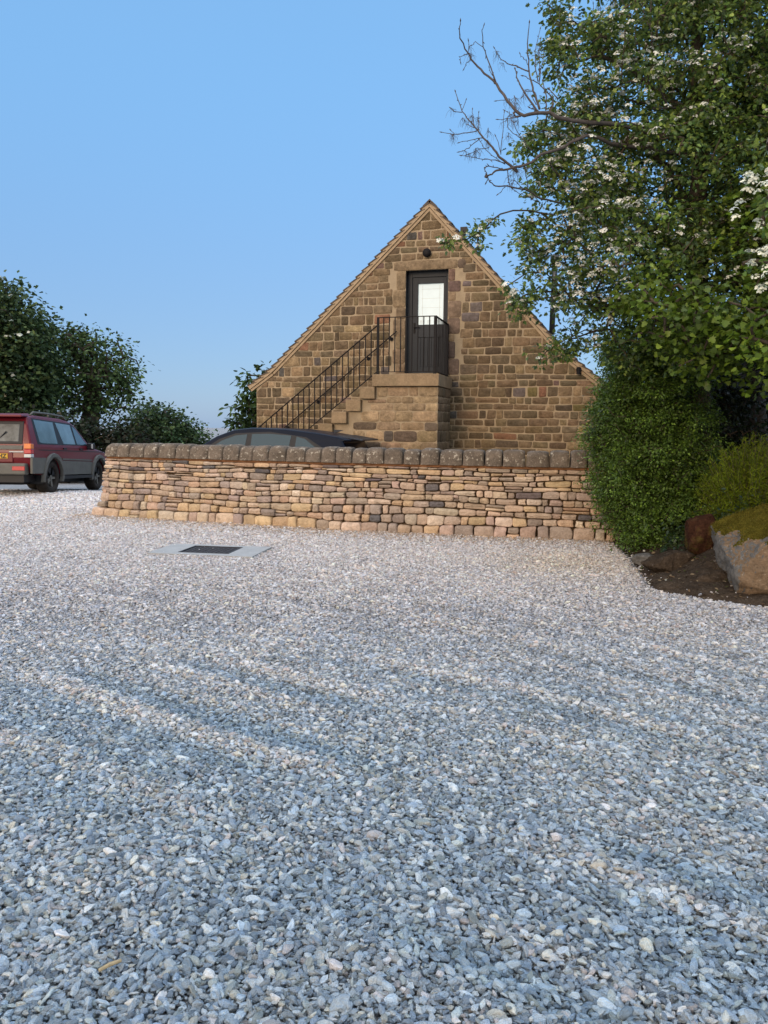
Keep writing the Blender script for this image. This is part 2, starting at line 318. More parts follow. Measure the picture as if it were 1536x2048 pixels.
# ------------------------------------------------------------------ stones
def clip(poly, a, b, c):                      # keep a*x + b*y <= c
    out = []
    for i in range(len(poly)):
        p, q = poly[i], poly[(i + 1) % len(poly)]; dp = a * p[0] + b * p[1] - c; dq = a * q[0] + b * q[1] - c
        if dp <= 0: out.append(p)
        if dp * dq < 0: t = dp / (dp - dq); out.append((p[0] + t * (q[0] - p[0]), p[1] + t * (q[1] - p[1])))
    return out
def chaikin(poly, n=1, k=.22):
    for _ in range(n):
        o = []
        for i in range(len(poly)):
            p, q = poly[i], poly[(i + 1) % len(poly)]
            o += [(p[0] + (q[0] - p[0]) * k, p[1] + (q[1] - p[1]) * k), (q[0] + (p[0] - q[0]) * k, q[1] + (p[1] - q[1]) * k)]
        poly = o
    return poly
def stone(mb, poly, fn, joint, proud, bev, col, rounds=1, k=.22, bulge=.006, back=-.03):
    if len(poly) < 3: return
    a0 = min(p[0] for p in poly); a1 = max(p[0] for p in poly); b0 = min(p[1] for p in poly); b1 = max(p[1] for p in poly)
    if a1 - a0 < .045 or b1 - b0 < .03: return
    poly = chaikin(poly, rounds, k); ca, cb = (a0 + a1) / 2, (b0 + b1) / 2; ha, hb = (a1 - a0) / 2, (b1 - b0) / 2
    def shr(d, dep, jit=0):
        fa, fb = max(.1, (ha - d) / ha), max(.1, (hb - d) / hb)
        return [fn(ca + (p[0] - ca) * fa, cb + (p[1] - cb) * fb, dep + random.uniform(-jit, jit)) for p in poly]
    nn = len(poly); rings = [shr(joint, back), shr(joint, proud - bev), shr(joint + bev * .35, proud - bev * .35), shr(joint + bev, proud),
                             shr(joint + bev + min(ha, hb) * .45, proud + bulge, bulge * .6)]
    vs = [v_ for r_ in rings for v_ in r_] + [fn(ca, cb, proud + bulge)]
    fs = []
    for i in range(len(rings) - 1):
        for j in range(nn): fs.append((i * nn + j, i * nn + (j + 1) % nn, (i + 1) * nn + (j + 1) % nn, (i + 1) * nn + j))
    l = (len(rings) - 1) * nn
    fs += [(l + j, l + (j + 1) % nn, l + nn) for j in range(nn)]
    mb.add(vs, fs, col)
def jc(c, v=.12):
    f = random.uniform(1 - v * 1.6, 1 + v * 1.4); return tuple(max(.01, x_ * f * random.uniform(1 - v * .25, 1 + v * .25)) for x_ in c)

# ------------------------------------------------------------------ dry stone wall
dw = empty('dry_stone_wall', (-.6, 11.6, 0)); tag(dw, 'low curving dry stone wall of honey coloured flat stones with dark rounded coping', 'wall')
WL = 9.6                                       # length along the face, the last part runs on behind the hedge
wx = np.linspace(-4.83, 4.4, 60); wy = np.interp(wx, [-4.83, -2.6, -.5, 1.4, 3.13, 4.4], [12.87, 11.96, 11.24, 10.76, 10.43, 10.2])
ker = np.ones(9) / 9; wy = np.convolve(np.pad(wy, 4, mode='reflect', reflect_type='odd'), ker, 'valid')
wsd = np.concatenate([[0], np.cumsum(np.hypot(np.diff(wx), np.diff(wy)))]); WL = wsd[-1]
def wallpt(a, h, dep, back=False):            # a along the wall, h height, dep outward toward the yard; the face leans back going up
    X = np.interp(a, wsd, wx); Y = np.interp(a, wsd, wy)
    e = .05; dx = np.interp(a + e, wsd, wx) - np.interp(a - e, wsd, wx); dy = np.interp(a + e, wsd, wy) - np.interp(a - e, wsd, wy)
    if dx == 0: dx, dy = 1., -.35
    L_ = math.hypot(dx, dy); tx, ty = dx / L_, dy / L_; nx_, ny_ = ty, -tx     # outward = toward camera
    ox = dep - .11 * h
    if a < .0: X += tx * a; Y += ty * a
    s_in = .13 * h * max(0, 1 - a / 1.2)
    return (X + nx_ * ox + tx * s_in - dw.location[0], Y + ny_ * ox + ty * s_in - dw.location[1], h)
tan = [(.50, .375, .235), (.46, .345, .225), (.55, .42, .27), (.43, .33, .22), (.38, .30, .21), (.55, .395, .215), (.47, .35, .245), (.34, .27, .20), (.50, .345, .21), (.58, .46, .31)]
dark = [(.16, .13, .11), (.19, .15, .12), (.15, .135, .12)]
def dcol(h=0):
    c = jc(random.choice(dark) if random.random() < .025 else random.choice(tan), .12); return (c[0] * 1.0, c[1] * 1.0, c[2] * 1.13)
cuts = [0, .145, .26, .365, .46, .55, .635, .715, .785, .85, .905, .955]
mb = MB()
ph = [random.uniform(0, 9) for _ in cuts]
def line(i, a): 
    if i == 0: return -.03
    if i == len(cuts) - 1: return cuts[i] + .004 * math.sin(a * 4)
    return cuts[i] + .018 * math.sin(a * 1.3 + ph[i]) + .016 * (mnoise.noise(Vector((a * 2.2, i * 7.3, 0)))) + .008 * math.sin(a * 5 + ph[i] * 2)
for i in range(len(cuts) - 1):
    a = -.06 + (.05 if i > 0 else -.02); hgt = cuts[i + 1] - cuts[i]
    while a < WL:
        L_ = random.uniform(.9, 2.3) * hgt if i < 2 else random.choice((random.uniform(.08, .14), random.uniform(.12, .22), random.uniform(.13, .26), random.uniform(.2, .38)))
        b = a + L_
        lo = lambda q: line(i, q); hi = lambda q: line(i + 1, q)
        j = lambda s_=.014: random.uniform(-s_, s_)
        parts = [(0, 1)] if random.random() > .04 or hgt < .07 else [(0, .5 + j(.08)), None]
        if parts[-1] is None: parts = [parts[0], (parts[0][1], 1)]
        for (f0, f1) in parts:
            g = lambda q, f: lo(q) * (1 - f) + hi(q) * f
            dd = j(.022) if f1 - f0 == 1 else 0
            poly = [(a + j(), g(a, f0) + j(.006)), ((a + b) / 2 + j(.03), g((a + b) / 2, f0) + j(.009)), (b + j(), g(b, f0) + j(.006)),
                    (b + dd + j(.012), (g(b, f0) + g(b, f1)) / 2), (b + j(), g(b, f1) + j(.008)), ((a + b) / 2 + j(.05), g((a + b) / 2, f1) + j(.009)), (a + j(), g(a, f1) + j(.008)), (a + j(.012), (g(a, f0) + g(a, f1)) / 2)]
            pr = random.uniform(-.018, .026) + (.045 if i == 0 else .012 if i == 1 else 0)
            stone(mb, poly, wallpt, .004 + random.random() * .005, pr, .016 if hgt > .09 else .012, dcol(), rounds=2, k=.24, bulge=.008, back=-.09)
        a = b + .002
mb.build('stonework', M['walling'], dw, smooth=True)
cm = MB()                                      # hearting behind the face, back face and core
def wallback(a, h, dep): return wallpt(a, h, -.62 + .22 * h - dep)
NS = 30
for k in range(NS):
    a0, a1 = .1 + (WL - .1) * k / NS, .1 + (WL - .1) * (k + 1) / NS
    q = [wallpt(a0, -.1, -.055), wallpt(a1, -.1, -.055), wallpt(a1, .95, -.055), wallpt(a0, .95, -.055), wallback(a0, -.1, 0), wallback(a1, -.1, 0), wallback(a1, .95, 0), wallback(a0, .95, 0)]
    f = [(0, 1, 2, 3), (5, 4, 7, 6), (3, 2, 6, 7)] + ([(4, 0, 3, 7)] if k == 0 else []) + ([(1, 5, 6, 2)] if k == NS - 1 else [])
    cm.add(q, f)
cm.build('hearting', M['core'], dw)
mb = MB()
for i in range(0, len(cuts) - 1):              # far side and left end
    a = .05
    while a < WL - .3:
        b = a + random.uniform(.15, .5); stone(mb, [(b, cuts[i]), (a, cuts[i]), (a, cuts[i + 1]), (b, cuts[i + 1])], wallback, .005, .01, .012, dcol(), back=-.03); a = b
    g = .0
    wd = .62 - .22 * cuts[i]
    while g < wd - .1:
        e_ = min(wd, g + random.uniform(.14, .3)); 
        def endf(p, q, dep, _=0): return wallpt(.06 - dep, q, -p)
        stone(mb, [(e_, cuts[i]), (g, cuts[i]), (g, cuts[i + 1]), (e_, cuts[i + 1])], endf, .005, .03, .012, dcol(), back=-.05); g = e_
mb.build('rear_stonework', M['walling'], dw, smooth=True)
bm_ = MB()                                     # bed of reddish mortar under the coping
for k in range(60):
    a0, a1 = -.0 + WL * k / 60, WL * (k + 1) / 60
    z0, z1 = .953, .992
    q = [wallpt(a0, z0, -.012), wallpt(a1, z0, -.012), wallpt(a1, z1, -.002), wallpt(a0, z1, -.002), wallpt(a0, z0, -.40), wallpt(a1, z0, -.40), wallpt(a1, z1, -.40), wallpt(a0, z1, -.40)]
    bm_.add(q, [(0, 1, 2, 3), (5, 4, 7, 6), (3, 2, 6, 7), (0, 4, 5, 1)] + ([(4, 0, 3, 7)] if k == 0 else []))
bm_.build('mortar_bed', M['band'], dw)
a = -.02
while a < WL - .2:                             # coping: dressed stones with rounded tops
    wd = random.uniform(.21, .34); hh = .225 + random.uniform(-.012, .012); dp = .40; na_, npf = 7, 15
    ps = []
    lean = random.uniform(-.012, .012); sq = random.uniform(3.6, 5.6)
    for i in range(na_ + 2):
        t = min(max((i - 1) / (na_ - 1), 0), 1) * 2 - 1; endcap = i in (0, na_ + 1)
        e1 = (1 - abs(t) ** 5 * .09)
        for j in range(npf):
            th = math.pi * j / (npf - 1); c_, s_ = math.cos(th), math.sin(th)
            px = math.copysign(abs(c_) ** (2 / sq), c_); pz = abs(s_) ** (2 / sq)
            if endcap: px *= .8; pz *= .8
            nzv = mnoise.noise(Vector((a * 3 + t, px * 2, pz * 2 + 5))) * .012
            aa = a + wd / 2 + t * (wd / 2 - .004) * (1 - .05 * pz) + lean * pz
            ps.append(wallpt(aa, .99 + (hh * pz * e1) + nzv * pz, -.165 + (dp / 2 + nzv) * px * e1 * (1 - .10 * pz) + .11 * (.99 + hh * pz) - .1))
    fs = [(i * npf + j, (i + 1) * npf + j, (i + 1) * npf + j + 1, i * npf + j + 1) for i in range(na_ + 1) for j in range(npf - 1)]
    fs += [tuple(range(npf)), tuple((na_ + 1) * npf + j for j in range(npf))[::-1]]
    MB().add(ps, fs).build('coping_stone', M['coping'], dw, smooth=True); a += wd + .006

# ------------------------------------------------------------------ building
FA = R(15.7); T = np.array([math.cos(FA), -math.sin(FA), 0]); NN = np.array([math.sin(FA), math.cos(FA), 0])   # along the gable, into the building
O = at(852, 742, 16.3); O[2] = 0
bld = empty('stone_building', tuple(O), -FA); tag(bld, 'steep gabled brown stone barn with an upper doorway and outside stairs behind the low wall', 'building')
# building-local axes: x along the gable to the right, y into the building, z up
def gf(a, h, dep): return (a, -dep, h)
PK = (.03, 5.97)                               # top of the stone gable
EL, ER = (-3.86, 2.30), (3.92, 2.22)
SL, SR, KL, KR = .945, 1.095, -3.5, 2.8
def gable_top(a):
    if a < PK[0]:
        return PK[1] - (PK[0] - a) * SL if a > KL else PK[1] - (PK[0] - KL) * SL - (KL - a) * .77
    return PK[1] - (a - PK[0]) * SR if a < KR else PK[1] - (KR - PK[0]) * SR - (a - KR) * .84
brown = [(.165, .115, .068), (.185, .13, .076), (.14, .102, .062), (.20, .142, .084), (.17, .125, .080), (.15, .112, .068), (.23, .162, .095), (.12, .09, .058)]
odd = [(.20, .105, .065), (.13, .105, .095), (.17, .11, .09), (.29, .205, .12), (.31, .22, .13), (.11, .098, .09)]
def gcol(h, a):
    c = random.choice(odd) if random.random() < .08 else random.choice(brown)
    c = tuple(x_ * (.98 if a > .8 else 1.05) for x_ in c)
    if a > 1.2 and h < 2.2 and random.random() < .12: c = (.18, .145, .06)
    return jc(c, .15)
mb = MB(); h = 0.; rows = []
targets = [2.62, 4.96]
while h < 5.95:
    hh = random.uniform(.125, .21)
    for t_ in targets:
        if h < t_ - .01 and h + hh > t_ - .09: hh = t_ - h
    rows.append((h, h + hh)); h += hh
for (h0, h1) in rows:
    if h0 < -1: continue
    spans = [(-3.86, 3.92)]
    if h0 >= 2.61 and h1 <= 4.97:
        jl = -.73 - random.uniform(0, .1); jr = .70 + random.uniform(0, .1)
        spans = [(-3.86, jl), (jr, 3.92)]
        mids = (2.62 < h0)
    for (s0, s1) in spans:
        a = s0
        while a < s1 - .02:
            L_ = random.choice((random.uniform(.13, .24), random.uniform(.22, .38), random.uniform(.3, .5)))
            if h1 - h0 > .18: L_ *= .8
            b = a + L_
            if s1 - b < .14: b = s1
            j = lambda s_=.012: random.uniform(-s_, s_)
            w0 = .014 * math.sin(a * 2.1 + h0 * 9); w1 = .014 * math.sin(b * 2.1 + h0 * 9); v0 = .014 * math.sin(a * 2.1 + h1 * 9); v1 = .014 * math.sin(b * 2.1 + h1 * 9)
            poly = [(a + j(), h0 + w0 + j(.007)), (b + j(), h0 + w1 + j(.007)), (b + j(), h1 + v1 + j(.009)), ((a + b) / 2, h1 + (v0 + v1) / 2 + j(.009)), (a + j(), h1 + v0 + j(.009))]
            poly = clip(poly, -SL, 1, PK[1] - SL * PK[0] - .012)
            if a < KR: poly = clip(poly, SR, 1, PK[1] + SR * PK[0] - .012)
            else: poly = clip(poly, .84, 1, gable_top(KR) + .84 * KR - .012)
            if poly and a < KL: poly = clip(poly, -.77, 1, gable_top(KL) - .77 * KL - .012)
            poly = clip(poly, -1, 0, 3.86); poly = clip(poly, 1, 0, 3.92)
            if len(poly) >= 3: stone(mb, poly, gf, random.uniform(.006, .015), random.uniform(.003, .018), .009, gcol(h0, a), rounds=2, k=.10, bulge=.006, back=-.01)
            a = b
mb.build('gable_stonework', M['gable'], bld, smooth=True)
# dressed surround of the doorway: lintel and long-and-short jambs
mb = MB()
stone(mb, [(-.72, 4.76), (.62, 4.76), (.62, 4.955), (-.72, 4.955)], gf, .004, .016, .008, (.235, .17, .105), k=.1, back=-.16)
stone(mb, [(.62, 4.76), (.80, 4.76), (.80, 4.95), (.62, 4.95)], gf, .006, .014, .01, (.15, .11, .08))
hs = [2.62, 2.86, 3.16, 3.42, 3.78, 4.02, 4.38, 4.76]
for i in range(len(hs) - 1):
    wl = .27 if i % 2 else .20
    stone(mb, [(-.46 - wl, hs[i]), (-.46, hs[i]), (-.46, hs[i + 1]), (-.46 - wl, hs[i + 1])], gf, .004, .014, .008, jc((.235, .17, .105), .1), k=.1, back=-.16)
hs = [2.62, 2.95, 3.3, 3.45, 3.78, 4.12, 4.3, 4.52, 4.76]; cr = [(.17, .12, .09), (.11, .08, .066), (.25, .18, .11), (.17, .12, .09), (.21, .15, .105), (.26, .185, .115), (.15, .10, .085), (.19, .12, .09)]
for i in range(len(hs) - 1):
    wr = (.26, .17, .15, .26, .28, .16, .26, .14)[i]
    stone(mb, [(.44, hs[i]), (.44 + wr, hs[i]), (.44 + wr, hs[i + 1]), (.44, hs[i + 1])], gf, .004, .012, .009, cr[i], k=.1, back=-.16)
mb.build('door_surround', M['gable'], bld, smooth=True)
# wall bodies (mortar): gable with a hole for the doorway, side walls, back
mb = MB()
th = .45
def panel(poly, y=0.):
    mb.add([(p[0], y, p[1]) for p in poly], [tuple(range(len(poly)))])
DL, DR, DB, DT = -.46, .44, 2.62, 4.76
def topat(a): return gable_top(a)
panel([(-3.86, -.2), (DL, -.2), (DL, topat(DL)), (KL, topat(KL)), (-3.86, topat(-3.86))])
panel([(DR, -.2), (3.92, -.2), (3.92, topat(3.92)), (KR, topat(KR)), (DR, topat(DR))])
panel([(DL, -.2), (DR, -.2), (DR, DB), (DL, DB)]); panel([(DL, DT), (DR, DT), (DR, topat(DR)), PK, (DL, topat(DL))])
LB = 11.
mb.add([(-3.86, 0, -.2), (-3.86, LB, -.2), (-3.86, LB, topat(-3.86)), (-3.86, 0, topat(-3.86)), (3.92, 0, -.2), (3.92, LB, -.2), (3.92, LB, topat(3.92)), (3.92, 0, topat(3.92))], [(1, 0, 3, 2), (4, 5, 6, 7)])
panel([(3.92, -.2), (-3.86, -.2), (-3.86, topat(-3.86)), (KL, topat(KL)), PK, (KR, topat(KR)), (3.92, topat(3.92))], LB)
mb.build('wall', M['mortar'], bld)
mb = MB()                                      # reveal of the doorway
mb.add([(DL, .005, DB), (DL, .3, DB), (DL, .3, DT), (DL, .005, DT)], [(0, 1, 2, 3)]); mb.add([(DR, .005, DB), (DR, .3, DB), (DR, .3, DT), (DR, .005, DT)], [(3, 2, 1, 0)])
mb.add([(DL, .005, DT), (DR, .005, DT), (DR, .3, DT), (DL, .3, DT)], [(0, 1, 2, 3)]); mb.add([(DL, .005, DB), (DR, .005, DB), (DR, .3, DB), (DL, .3, DB)], [(3, 2, 1, 0)])
mb.build('reveal', M['paint'], bld)
# roof: stone slates in courses, with pale pointed verge
def roof_path(side):
    pts = [(PK[0], PK[1] + .10)]
    if side < 0: pts += [(KL, topat(KL) + .10), (-4.03, topat(-3.86) - .10 + .12)]
    else: pts += [(KR, topat(KR) + .10), (4.08, topat(3.92) - .10 + .12)]
    return pts
for side in (-1, 1):
    pts = [Vector((p[0], 0, p[1])) for p in roof_path(side)]
    seg = [(pts[i + 1] - pts[i]).length for i in range(2)]; tot = sum(seg); n_ = 29
    def along(s):
        i = 0 if s < seg[0] else 1; d = (pts[i + 1] - pts[i]).normalized(); return pts[i] + d * (s - (0 if i == 0 else seg[0])), d
    sl = MB(); vg = MB(); uc = MB()
    for k in range(n_):
        s0 = tot * k / n_; s1 = tot * (k + 1) / n_ + .03
        p0, d = along(s0); p1, d1 = along(min(s1, tot)); nrm = Vector((-d.z, 0, d.x)) * (1 if side > 0 else -1)
        if nrm.z < 0: nrm = -nrm
        # course of slates, its lower edge lifted; individual slates vary in thickness
        yy = -.075
        while yy < LB + .1:
            w_ = random.uniform(.22, .42); y1 = min(yy + w_, LB + .12); tk = random.uniform(.022, .032); ex = random.uniform(-.006, .008)
            a_, b_ = p0 + nrm * .0, p1 + d1 * ex + nrm * .042
            q = [a_, b_, b_ + nrm * tk, a_ + nrm * tk]
            sl.add([(v_.x, yy + .004, v_.z) for v_ in q] + [(v_.x, y1, v_.z) for v_ in q], [(0, 1, 2, 3), (7, 6, 5, 4), (0, 4, 5, 1), (1, 5, 6, 2), (2, 6, 7, 3), (3, 7, 4, 0)])
            yy = y1
        # mortar fillet under each slate at the verge
        lo = p0 - nrm * .05; lo1 = p1 - nrm * .05; a_ = p0 - nrm * .002; p1b, _ = along(min(tot * (k + 1) / n_, tot)); lo1 = p1b - nrm * .05; b_ = p1b + nrm * .038
        vg.add([(v_.x, -.058 - (.004 * (k % 2)), v_.z) for v_ in (lo, lo1, b_, a_)] + [(v_.x, .0, v_.z) for v_ in (lo, lo1, b_, a_)], [(0, 1, 2, 3), (7, 6, 5, 4), (0, 4, 5, 1), (2, 6, 7, 3)])
    es_ = MB()                                # slate ends showing in the pointed verge
    for k in range(1, n_):
        p0, d = along(tot * (k - .25) / n_); nrm = Vector((-d.z, 0, d.x)); nrm = nrm if nrm.z > 0 else -nrm; p1, _ = along(min(tot * (k + .62) / n_, tot))
        a_, b_ = p0 - nrm * .018, p1 + nrm * .030; tk = random.uniform(.009, .014)
        q = [a_, b_, b_ + nrm * tk, a_ + nrm * tk * .6]
        es_.add([(v_.x, -.070 - .001 * (k % 2), v_.z) for v_ in q] + [(v_.x, -.04, v_.z) for v_ in q], [(0, 1, 2, 3), (7, 6, 5, 4), (0, 4, 5, 1), (1, 5, 6, 2), (2, 6, 7, 3), (3, 7, 4, 0)])
    es_.build('slate_ends', M['slate'], bld)
    for (i0, i1) in ((0, 1), (1, 2)):
        d = (pts[i1] - pts[i0]).normalized(); nrm = Vector((-d.z, 0, d.x)); nrm = nrm if nrm.z > 0 else -nrm
        a0, a1 = pts[i0] - nrm * .058, pts[i1] - nrm * .058
        if i0 == 0: a0 = Vector((PK[0], 0, PK[1] + .10 - .058 / abs(nrm.z)))
        m0, m1 = a0 - nrm * .048, a1 - nrm * .048
        if i0 == 0: m0 = Vector((PK[0], 0, a0.z - .048 / abs(nrm.z)))
        uc.add([(v_.x, -.034, v_.z) for v_ in (m0, m1, a1, a0)] + [(v_.x, .0, v_.z) for v_ in (m0, m1, a1, a0)], [(0, 1, 2, 3), (7, 6, 5, 4), (0, 4, 5, 1), (2, 6, 7, 3), (1, 5, 6, 2)])
    ro = sl.build('roof', M['slate'], bld); vo = vg.build('verge', M['verge'], bld); uc.build('undercloak', M['verge'], bld)
rd = MB()
for k in range(22):
    y0 = -.07 + k * .5; q = [(-.11, PK[1] + .03), (0.03, PK[1] + .145), (.17, PK[1] + .03), (.17, PK[1] + .055), (.03, PK[1] + .18), (-.11, PK[1] + .055)]
    rd.add([(p[0], y0, p[1]) for p in q] + [(p[0], y0 + .49, p[1]) for p in q], [(0, 1, 4, 5), (1, 2, 3, 4), (11, 10, 7, 6), (10, 9, 8, 7), (5, 4, 10, 11), (4, 3, 9, 10), (0, 5, 11, 6), (3, 2, 8, 9)])
rd.build('ridge', M['slate'], bld)
# door
dr = MB(); dr.box((DL + .0, .17, DB), (DL + .10, .26, DT)); dr.box((DR - .075, .17, DB), (DR, .26, DT)); dr.box((DL + .10, .17, DT - .11), (DR - .075, .26, DT))
do = dr.build('door', M['paint'], bld, bevel=.004)
lf = MB(); x0, x1, z0, z1 = DL + .105, DR - .08, DB + .02, DT - .115; g0, g1, gz0, gz1 = -.24, .305, 3.68, 4.52
lf.box((x0, .19, z0), (g0, .24, z1)); lf.box((g1, .19, z0), (x1, .24, z1)); lf.box((g0, .19, gz1), (g1, .24, z1)); lf.box((g0, .19, 3.42), (g1, .24, gz0)); lf.box((g0, .19, z0), (g1, .24, z0 + .16)); lf.box((g0, .215, z0 + .16), (g1, .24, 3.42))
lf.build('door_leaf', M['paint'], do, bevel=.004)
pk = MB()
for k in range(7): pk.box((g0 + .004 + k * .0776, .203, z0 + .165), (g0 + .068 + k * .0776, .2155, 3.415))
pk.build('plank_panel', M['paint'], do, bevel=.004)
bl = MB(); bl.box((g0, .225, gz0), (g1, .235, gz1)); blo = bl.build('glass_pane', M['blind'], do)
ln = MB()
for k in range(4): ln.box((g0 + .07, .2235, gz0 + .16 + k * .19), (g1 - .05, .2252, gz0 + .164 + k * .19))
ln.box((g0 + .09, .2230, gz0 + .1), (g0 + .095, .2252, gz1 - .03)); ln.box((g1 - .09, .2230, gz0 + .1), (g1 - .085, .2252, gz1 - .03))
for k in range(3):
    for i in range(4): ln.box((g0 + .04 + k * .16, .2235, gz0 + .03 + i * .018), (g0 + .12 + k * .16, .2252, gz0 + .036 + i * .018))
ln.build('printed_notice', M['blind_line'], do)
hd_ = MB(); hd_.tube([(x0 + .05, .19, 3.62), (x0 + .05, .14, 3.62)], .014, 8); hd_.tube([(x0 + .05, .14, 3.62), (x0 + .17, .14, 3.62)], .011, 8); hd_.box((x0 + .028, .184, 3.5), (x0 + .072, .19, 3.72))
hd_.build('door_handle', M['iron'], do)
# round bulkhead lamp above the doorway
lp = MB(); lp.tube([(-.01, -.0, 5.09), (-.01, -.03, 5.09)], [.075, .075], 20); lp.tube([(-.01, -.03, 5.09), (-.01, -.07, 5.09), (-.01, -.10, 5.09), (-.01, -.115, 5.09)], [.085, .088, .07, .03], 20)
lp.build('wall_lamp', M['iron'], bld, smooth=True)
lv = MB(); lv.tube([(3.1, 0, 2.70), (3.1, -.09, 2.70)], .05, 12); lv.tube([(3.1, -.09, 2.735), (3.1, -.09, 2.60)], [.045, .035], 12); lv.build('overflow_spout', M['iron'], bld)
# flue, roof windows, vent on the right slope
fl = MB(); fx, fy = 2.38, 2.6
fl.tube([(fx, fy, 3.7), (fx + .02, fy, 5.0), (fx + .02, fy, 5.3)], [.065, .065, .065], 14); fl.tube([(fx + .02, fy, 5.3), (fx + .02, fy, 5.34), (fx + .02, fy, 5.48), (fx + .02, fy, 5.52)], [.065, .11, .11, .03], 14)
fl.build('flue', M['steel'], bld, smooth=True)
def roofz(x_): return PK[1] + .10 - (x_ - PK[0]) * SR
for (xa, xb, y0, y1) in ((1.75, 2.35, 1.3, 2.1),):
    rw = MB(); 
    f_ = lambda X, Yy, Zz: (X, Yy, roofz(X) + Zz)
    rw.box((xa, y0, .03), (xa + .07, y1, .16), fn=f_); rw.box((xb - .07, y0, .03), (xb, y1, .16), fn=f_); rw.box((xa + .07, y0, .03), (xb - .07, y0 + .07, .158), fn=f_); rw.box((xa + .07, y1 - .07, .03), (xb - .07, y1, .158), fn=f_)
    ro = rw.build('roof_window', M['trim'], bld); gp = MB().box((xa + .07, y0 + .07, .06), (xb - .07, y1 - .07, .12), fn=f_); gp.build('pane', M['glass'], ro)
vt = MB(); vt.tube([(.62, .5, roofz(.62)), (.66, .5, roofz(.62) + .2)], [.05, .045], 10); vt.box((.58, .46, roofz(.62) + .16), (.72, .54, roofz(.62) + .27)); vt.build('roof_vent', M['trim'], bld)

# ------------------------------------------------------------------ outside staircase (same local axes as the building)
st = empty('outside_staircase', tuple(O), -FA); tag(st, 'stone outside staircase with black iron railing rising to the landing at the gable door', 'staircase')
PD = 1.30
pcols = [(.34, .245, .15), (.30, .215, .13), (.36, .26, .155), (.27, .19, .12), (.33, .225, .14)]
def pcol_():
    return jc(random.choice([(.13, .105, .085), (.15, .11, .08)]) if random.random() < .16 else random.choice(pcols), .1)
core = MB(); mb = MB(); NST = 9
def st_top(a):                                 # underside of the step blocks
    if a > -.73: return 2.31
    k = int((-.73 - a) / .29) ; return 2.31 - .24 * (k + 1)
edges = [-.73 - .29 * k for k in range(NST + 1)]
core.box((-.73, -(PD - .02), -.1), (.53, 0.0, 2.305))
for k in range(NST): core.box((edges[k + 1], -(PD - .02), -.1), (edges[k], -.0, max(.0, 2.31 - .24 * (k + 1)) - .004))
core.build('masonry_core', M['mortar'], st)
hrow = [0, .22, .42, .65, .86, 1.07, 1.24, 1.46, 1.63, 1.84, 1.99, 2.12, 2.305]
def pf(a, h_, dep): return (a, -(PD - .02) - dep, h_)
def sf(a, h_, dep): return (.53 + dep, -a, h_)
for i in range(len(hrow) - 1):
    a = .53
    while a > -3.2:
        L_ = random.uniform(.18, .5); b = max(a - L_, -3.3)
        tp = min(st_top((a + b) / 2 - .0), st_top(b + .01)) if a > -9 else 0
        h1 = min(hrow[i + 1], tp)
        if h1 - hrow[i] > .05:
            j = lambda s_=.01: random.uniform(-s_, s_)
            stone(mb, [(b + j(), hrow[i] + j(.006)), (a + (j() if a < .5 else 0), hrow[i] + j(.006)), (a + (j() if a < .5 else 0), h1 + j(.006)), (b + j(), h1 + j(.006))], pf, random.uniform(.003, .009), random.uniform(.003, .016), .009, pcol_(), rounds=2, k=.13, bulge=.006, back=-.01)
        a = b
    a = 0.02
    while a < PD - .02:
        b = min(a + random.uniform(.25, .6), PD - .02); b = PD - .02 if PD - .02 - b < .15 else b
        stone(mb, [(b, hrow[i]), (a, hrow[i]), (a, hrow[i + 1]), (b, hrow[i + 1])], sf, .005, random.uniform(.004, .014), .009, jc(random.choice(brown[1:4]), .12), rounds=2, k=.13, bulge=.004, back=-.01); a = b
mb.build('stonework', M['gable'], st, smooth=True)
def block(name, lo, hi, mt, par, wob=.006, bev=.014):
    b_ = MB(); nx_, nz_ = max(2, int((hi[0] - lo[0]) / .12)), 2
    b_.box(lo, hi); b_.v = [tuple(c + random.uniform(-wob, wob) for c in q) for q in b_.v]
    return b_.build(name, mt, par, bevel=bev, seg=3)
block('landing_slab', (-.77, -(PD + .08), 2.312), (.56, -.018, 2.545), M['sandstone'], st)
block('threshold', (-.56, -.62, 2.552), (.42, .17, 2.615), M['sandstone'], st, .003, .006)
for k in range(NST):
    t_ = 2.31 - .24 * k
    block('step', (edges[k + 1] - .0, -(PD + .065 + random.uniform(0, .02)), t_ - .238), (edges[k] + .02 - .0, -.018, t_ - .004), M['sandstone'], st, .005)
# railing
rl = empty('railing', (0, 0, 0)); rl.parent = st
RF = PD - .06                                  # railing stands this far in front of the gable
def rail(name, p, q, w_=.02, h_=.012):
    b_ = MB(); p, q = Vector(p), Vector(q); d = (q - p).normalized(); sd_ = d.cross(Vector((0, 0, 1))).normalized(); u_ = sd_.cross(d)
    vs = [x_ + sd_ * (a_ * w_ / 2) + u_ * (c_ * h_ / 2) for x_ in (p, q) for (a_, c_) in ((-1, -1), (1, -1), (1, 1), (-1, 1))]
    b_.add(vs, [(0, 1, 2, 3), (7, 6, 5, 4), (0, 4, 5, 1), (1, 5, 6, 2), (2, 6, 7, 3), (3, 7, 4, 0)]); return b_.build(name, M['iron'], rl)
def vbar(name, x_, y_, z0, z1, w_):
    b_ = MB().box((x_ - w_ / 2, y_ - w_ / 2, z0), (x_ + w_ / 2, y_ + w_ / 2, z1)); return b_.build(name, M['iron'], rl)
RL, RR, RT_, RB = -.69, .45, 3.65, 2.60
vbar('post', RL, -RF, 2.545, RT_, .042); vbar('post', RR, -RF, 2.53, RT_, .05); vbar('post', RR, -.05, 2.545, RT_, .045)
rail('top_rail', (RL + .02, -RF, RT_ - .006), (RR - .025, -RF, RT_ - .006), .045); rail('bottom_rail', (RL + .02, -RF, RB), (RR - .025, -RF, RB), .032)
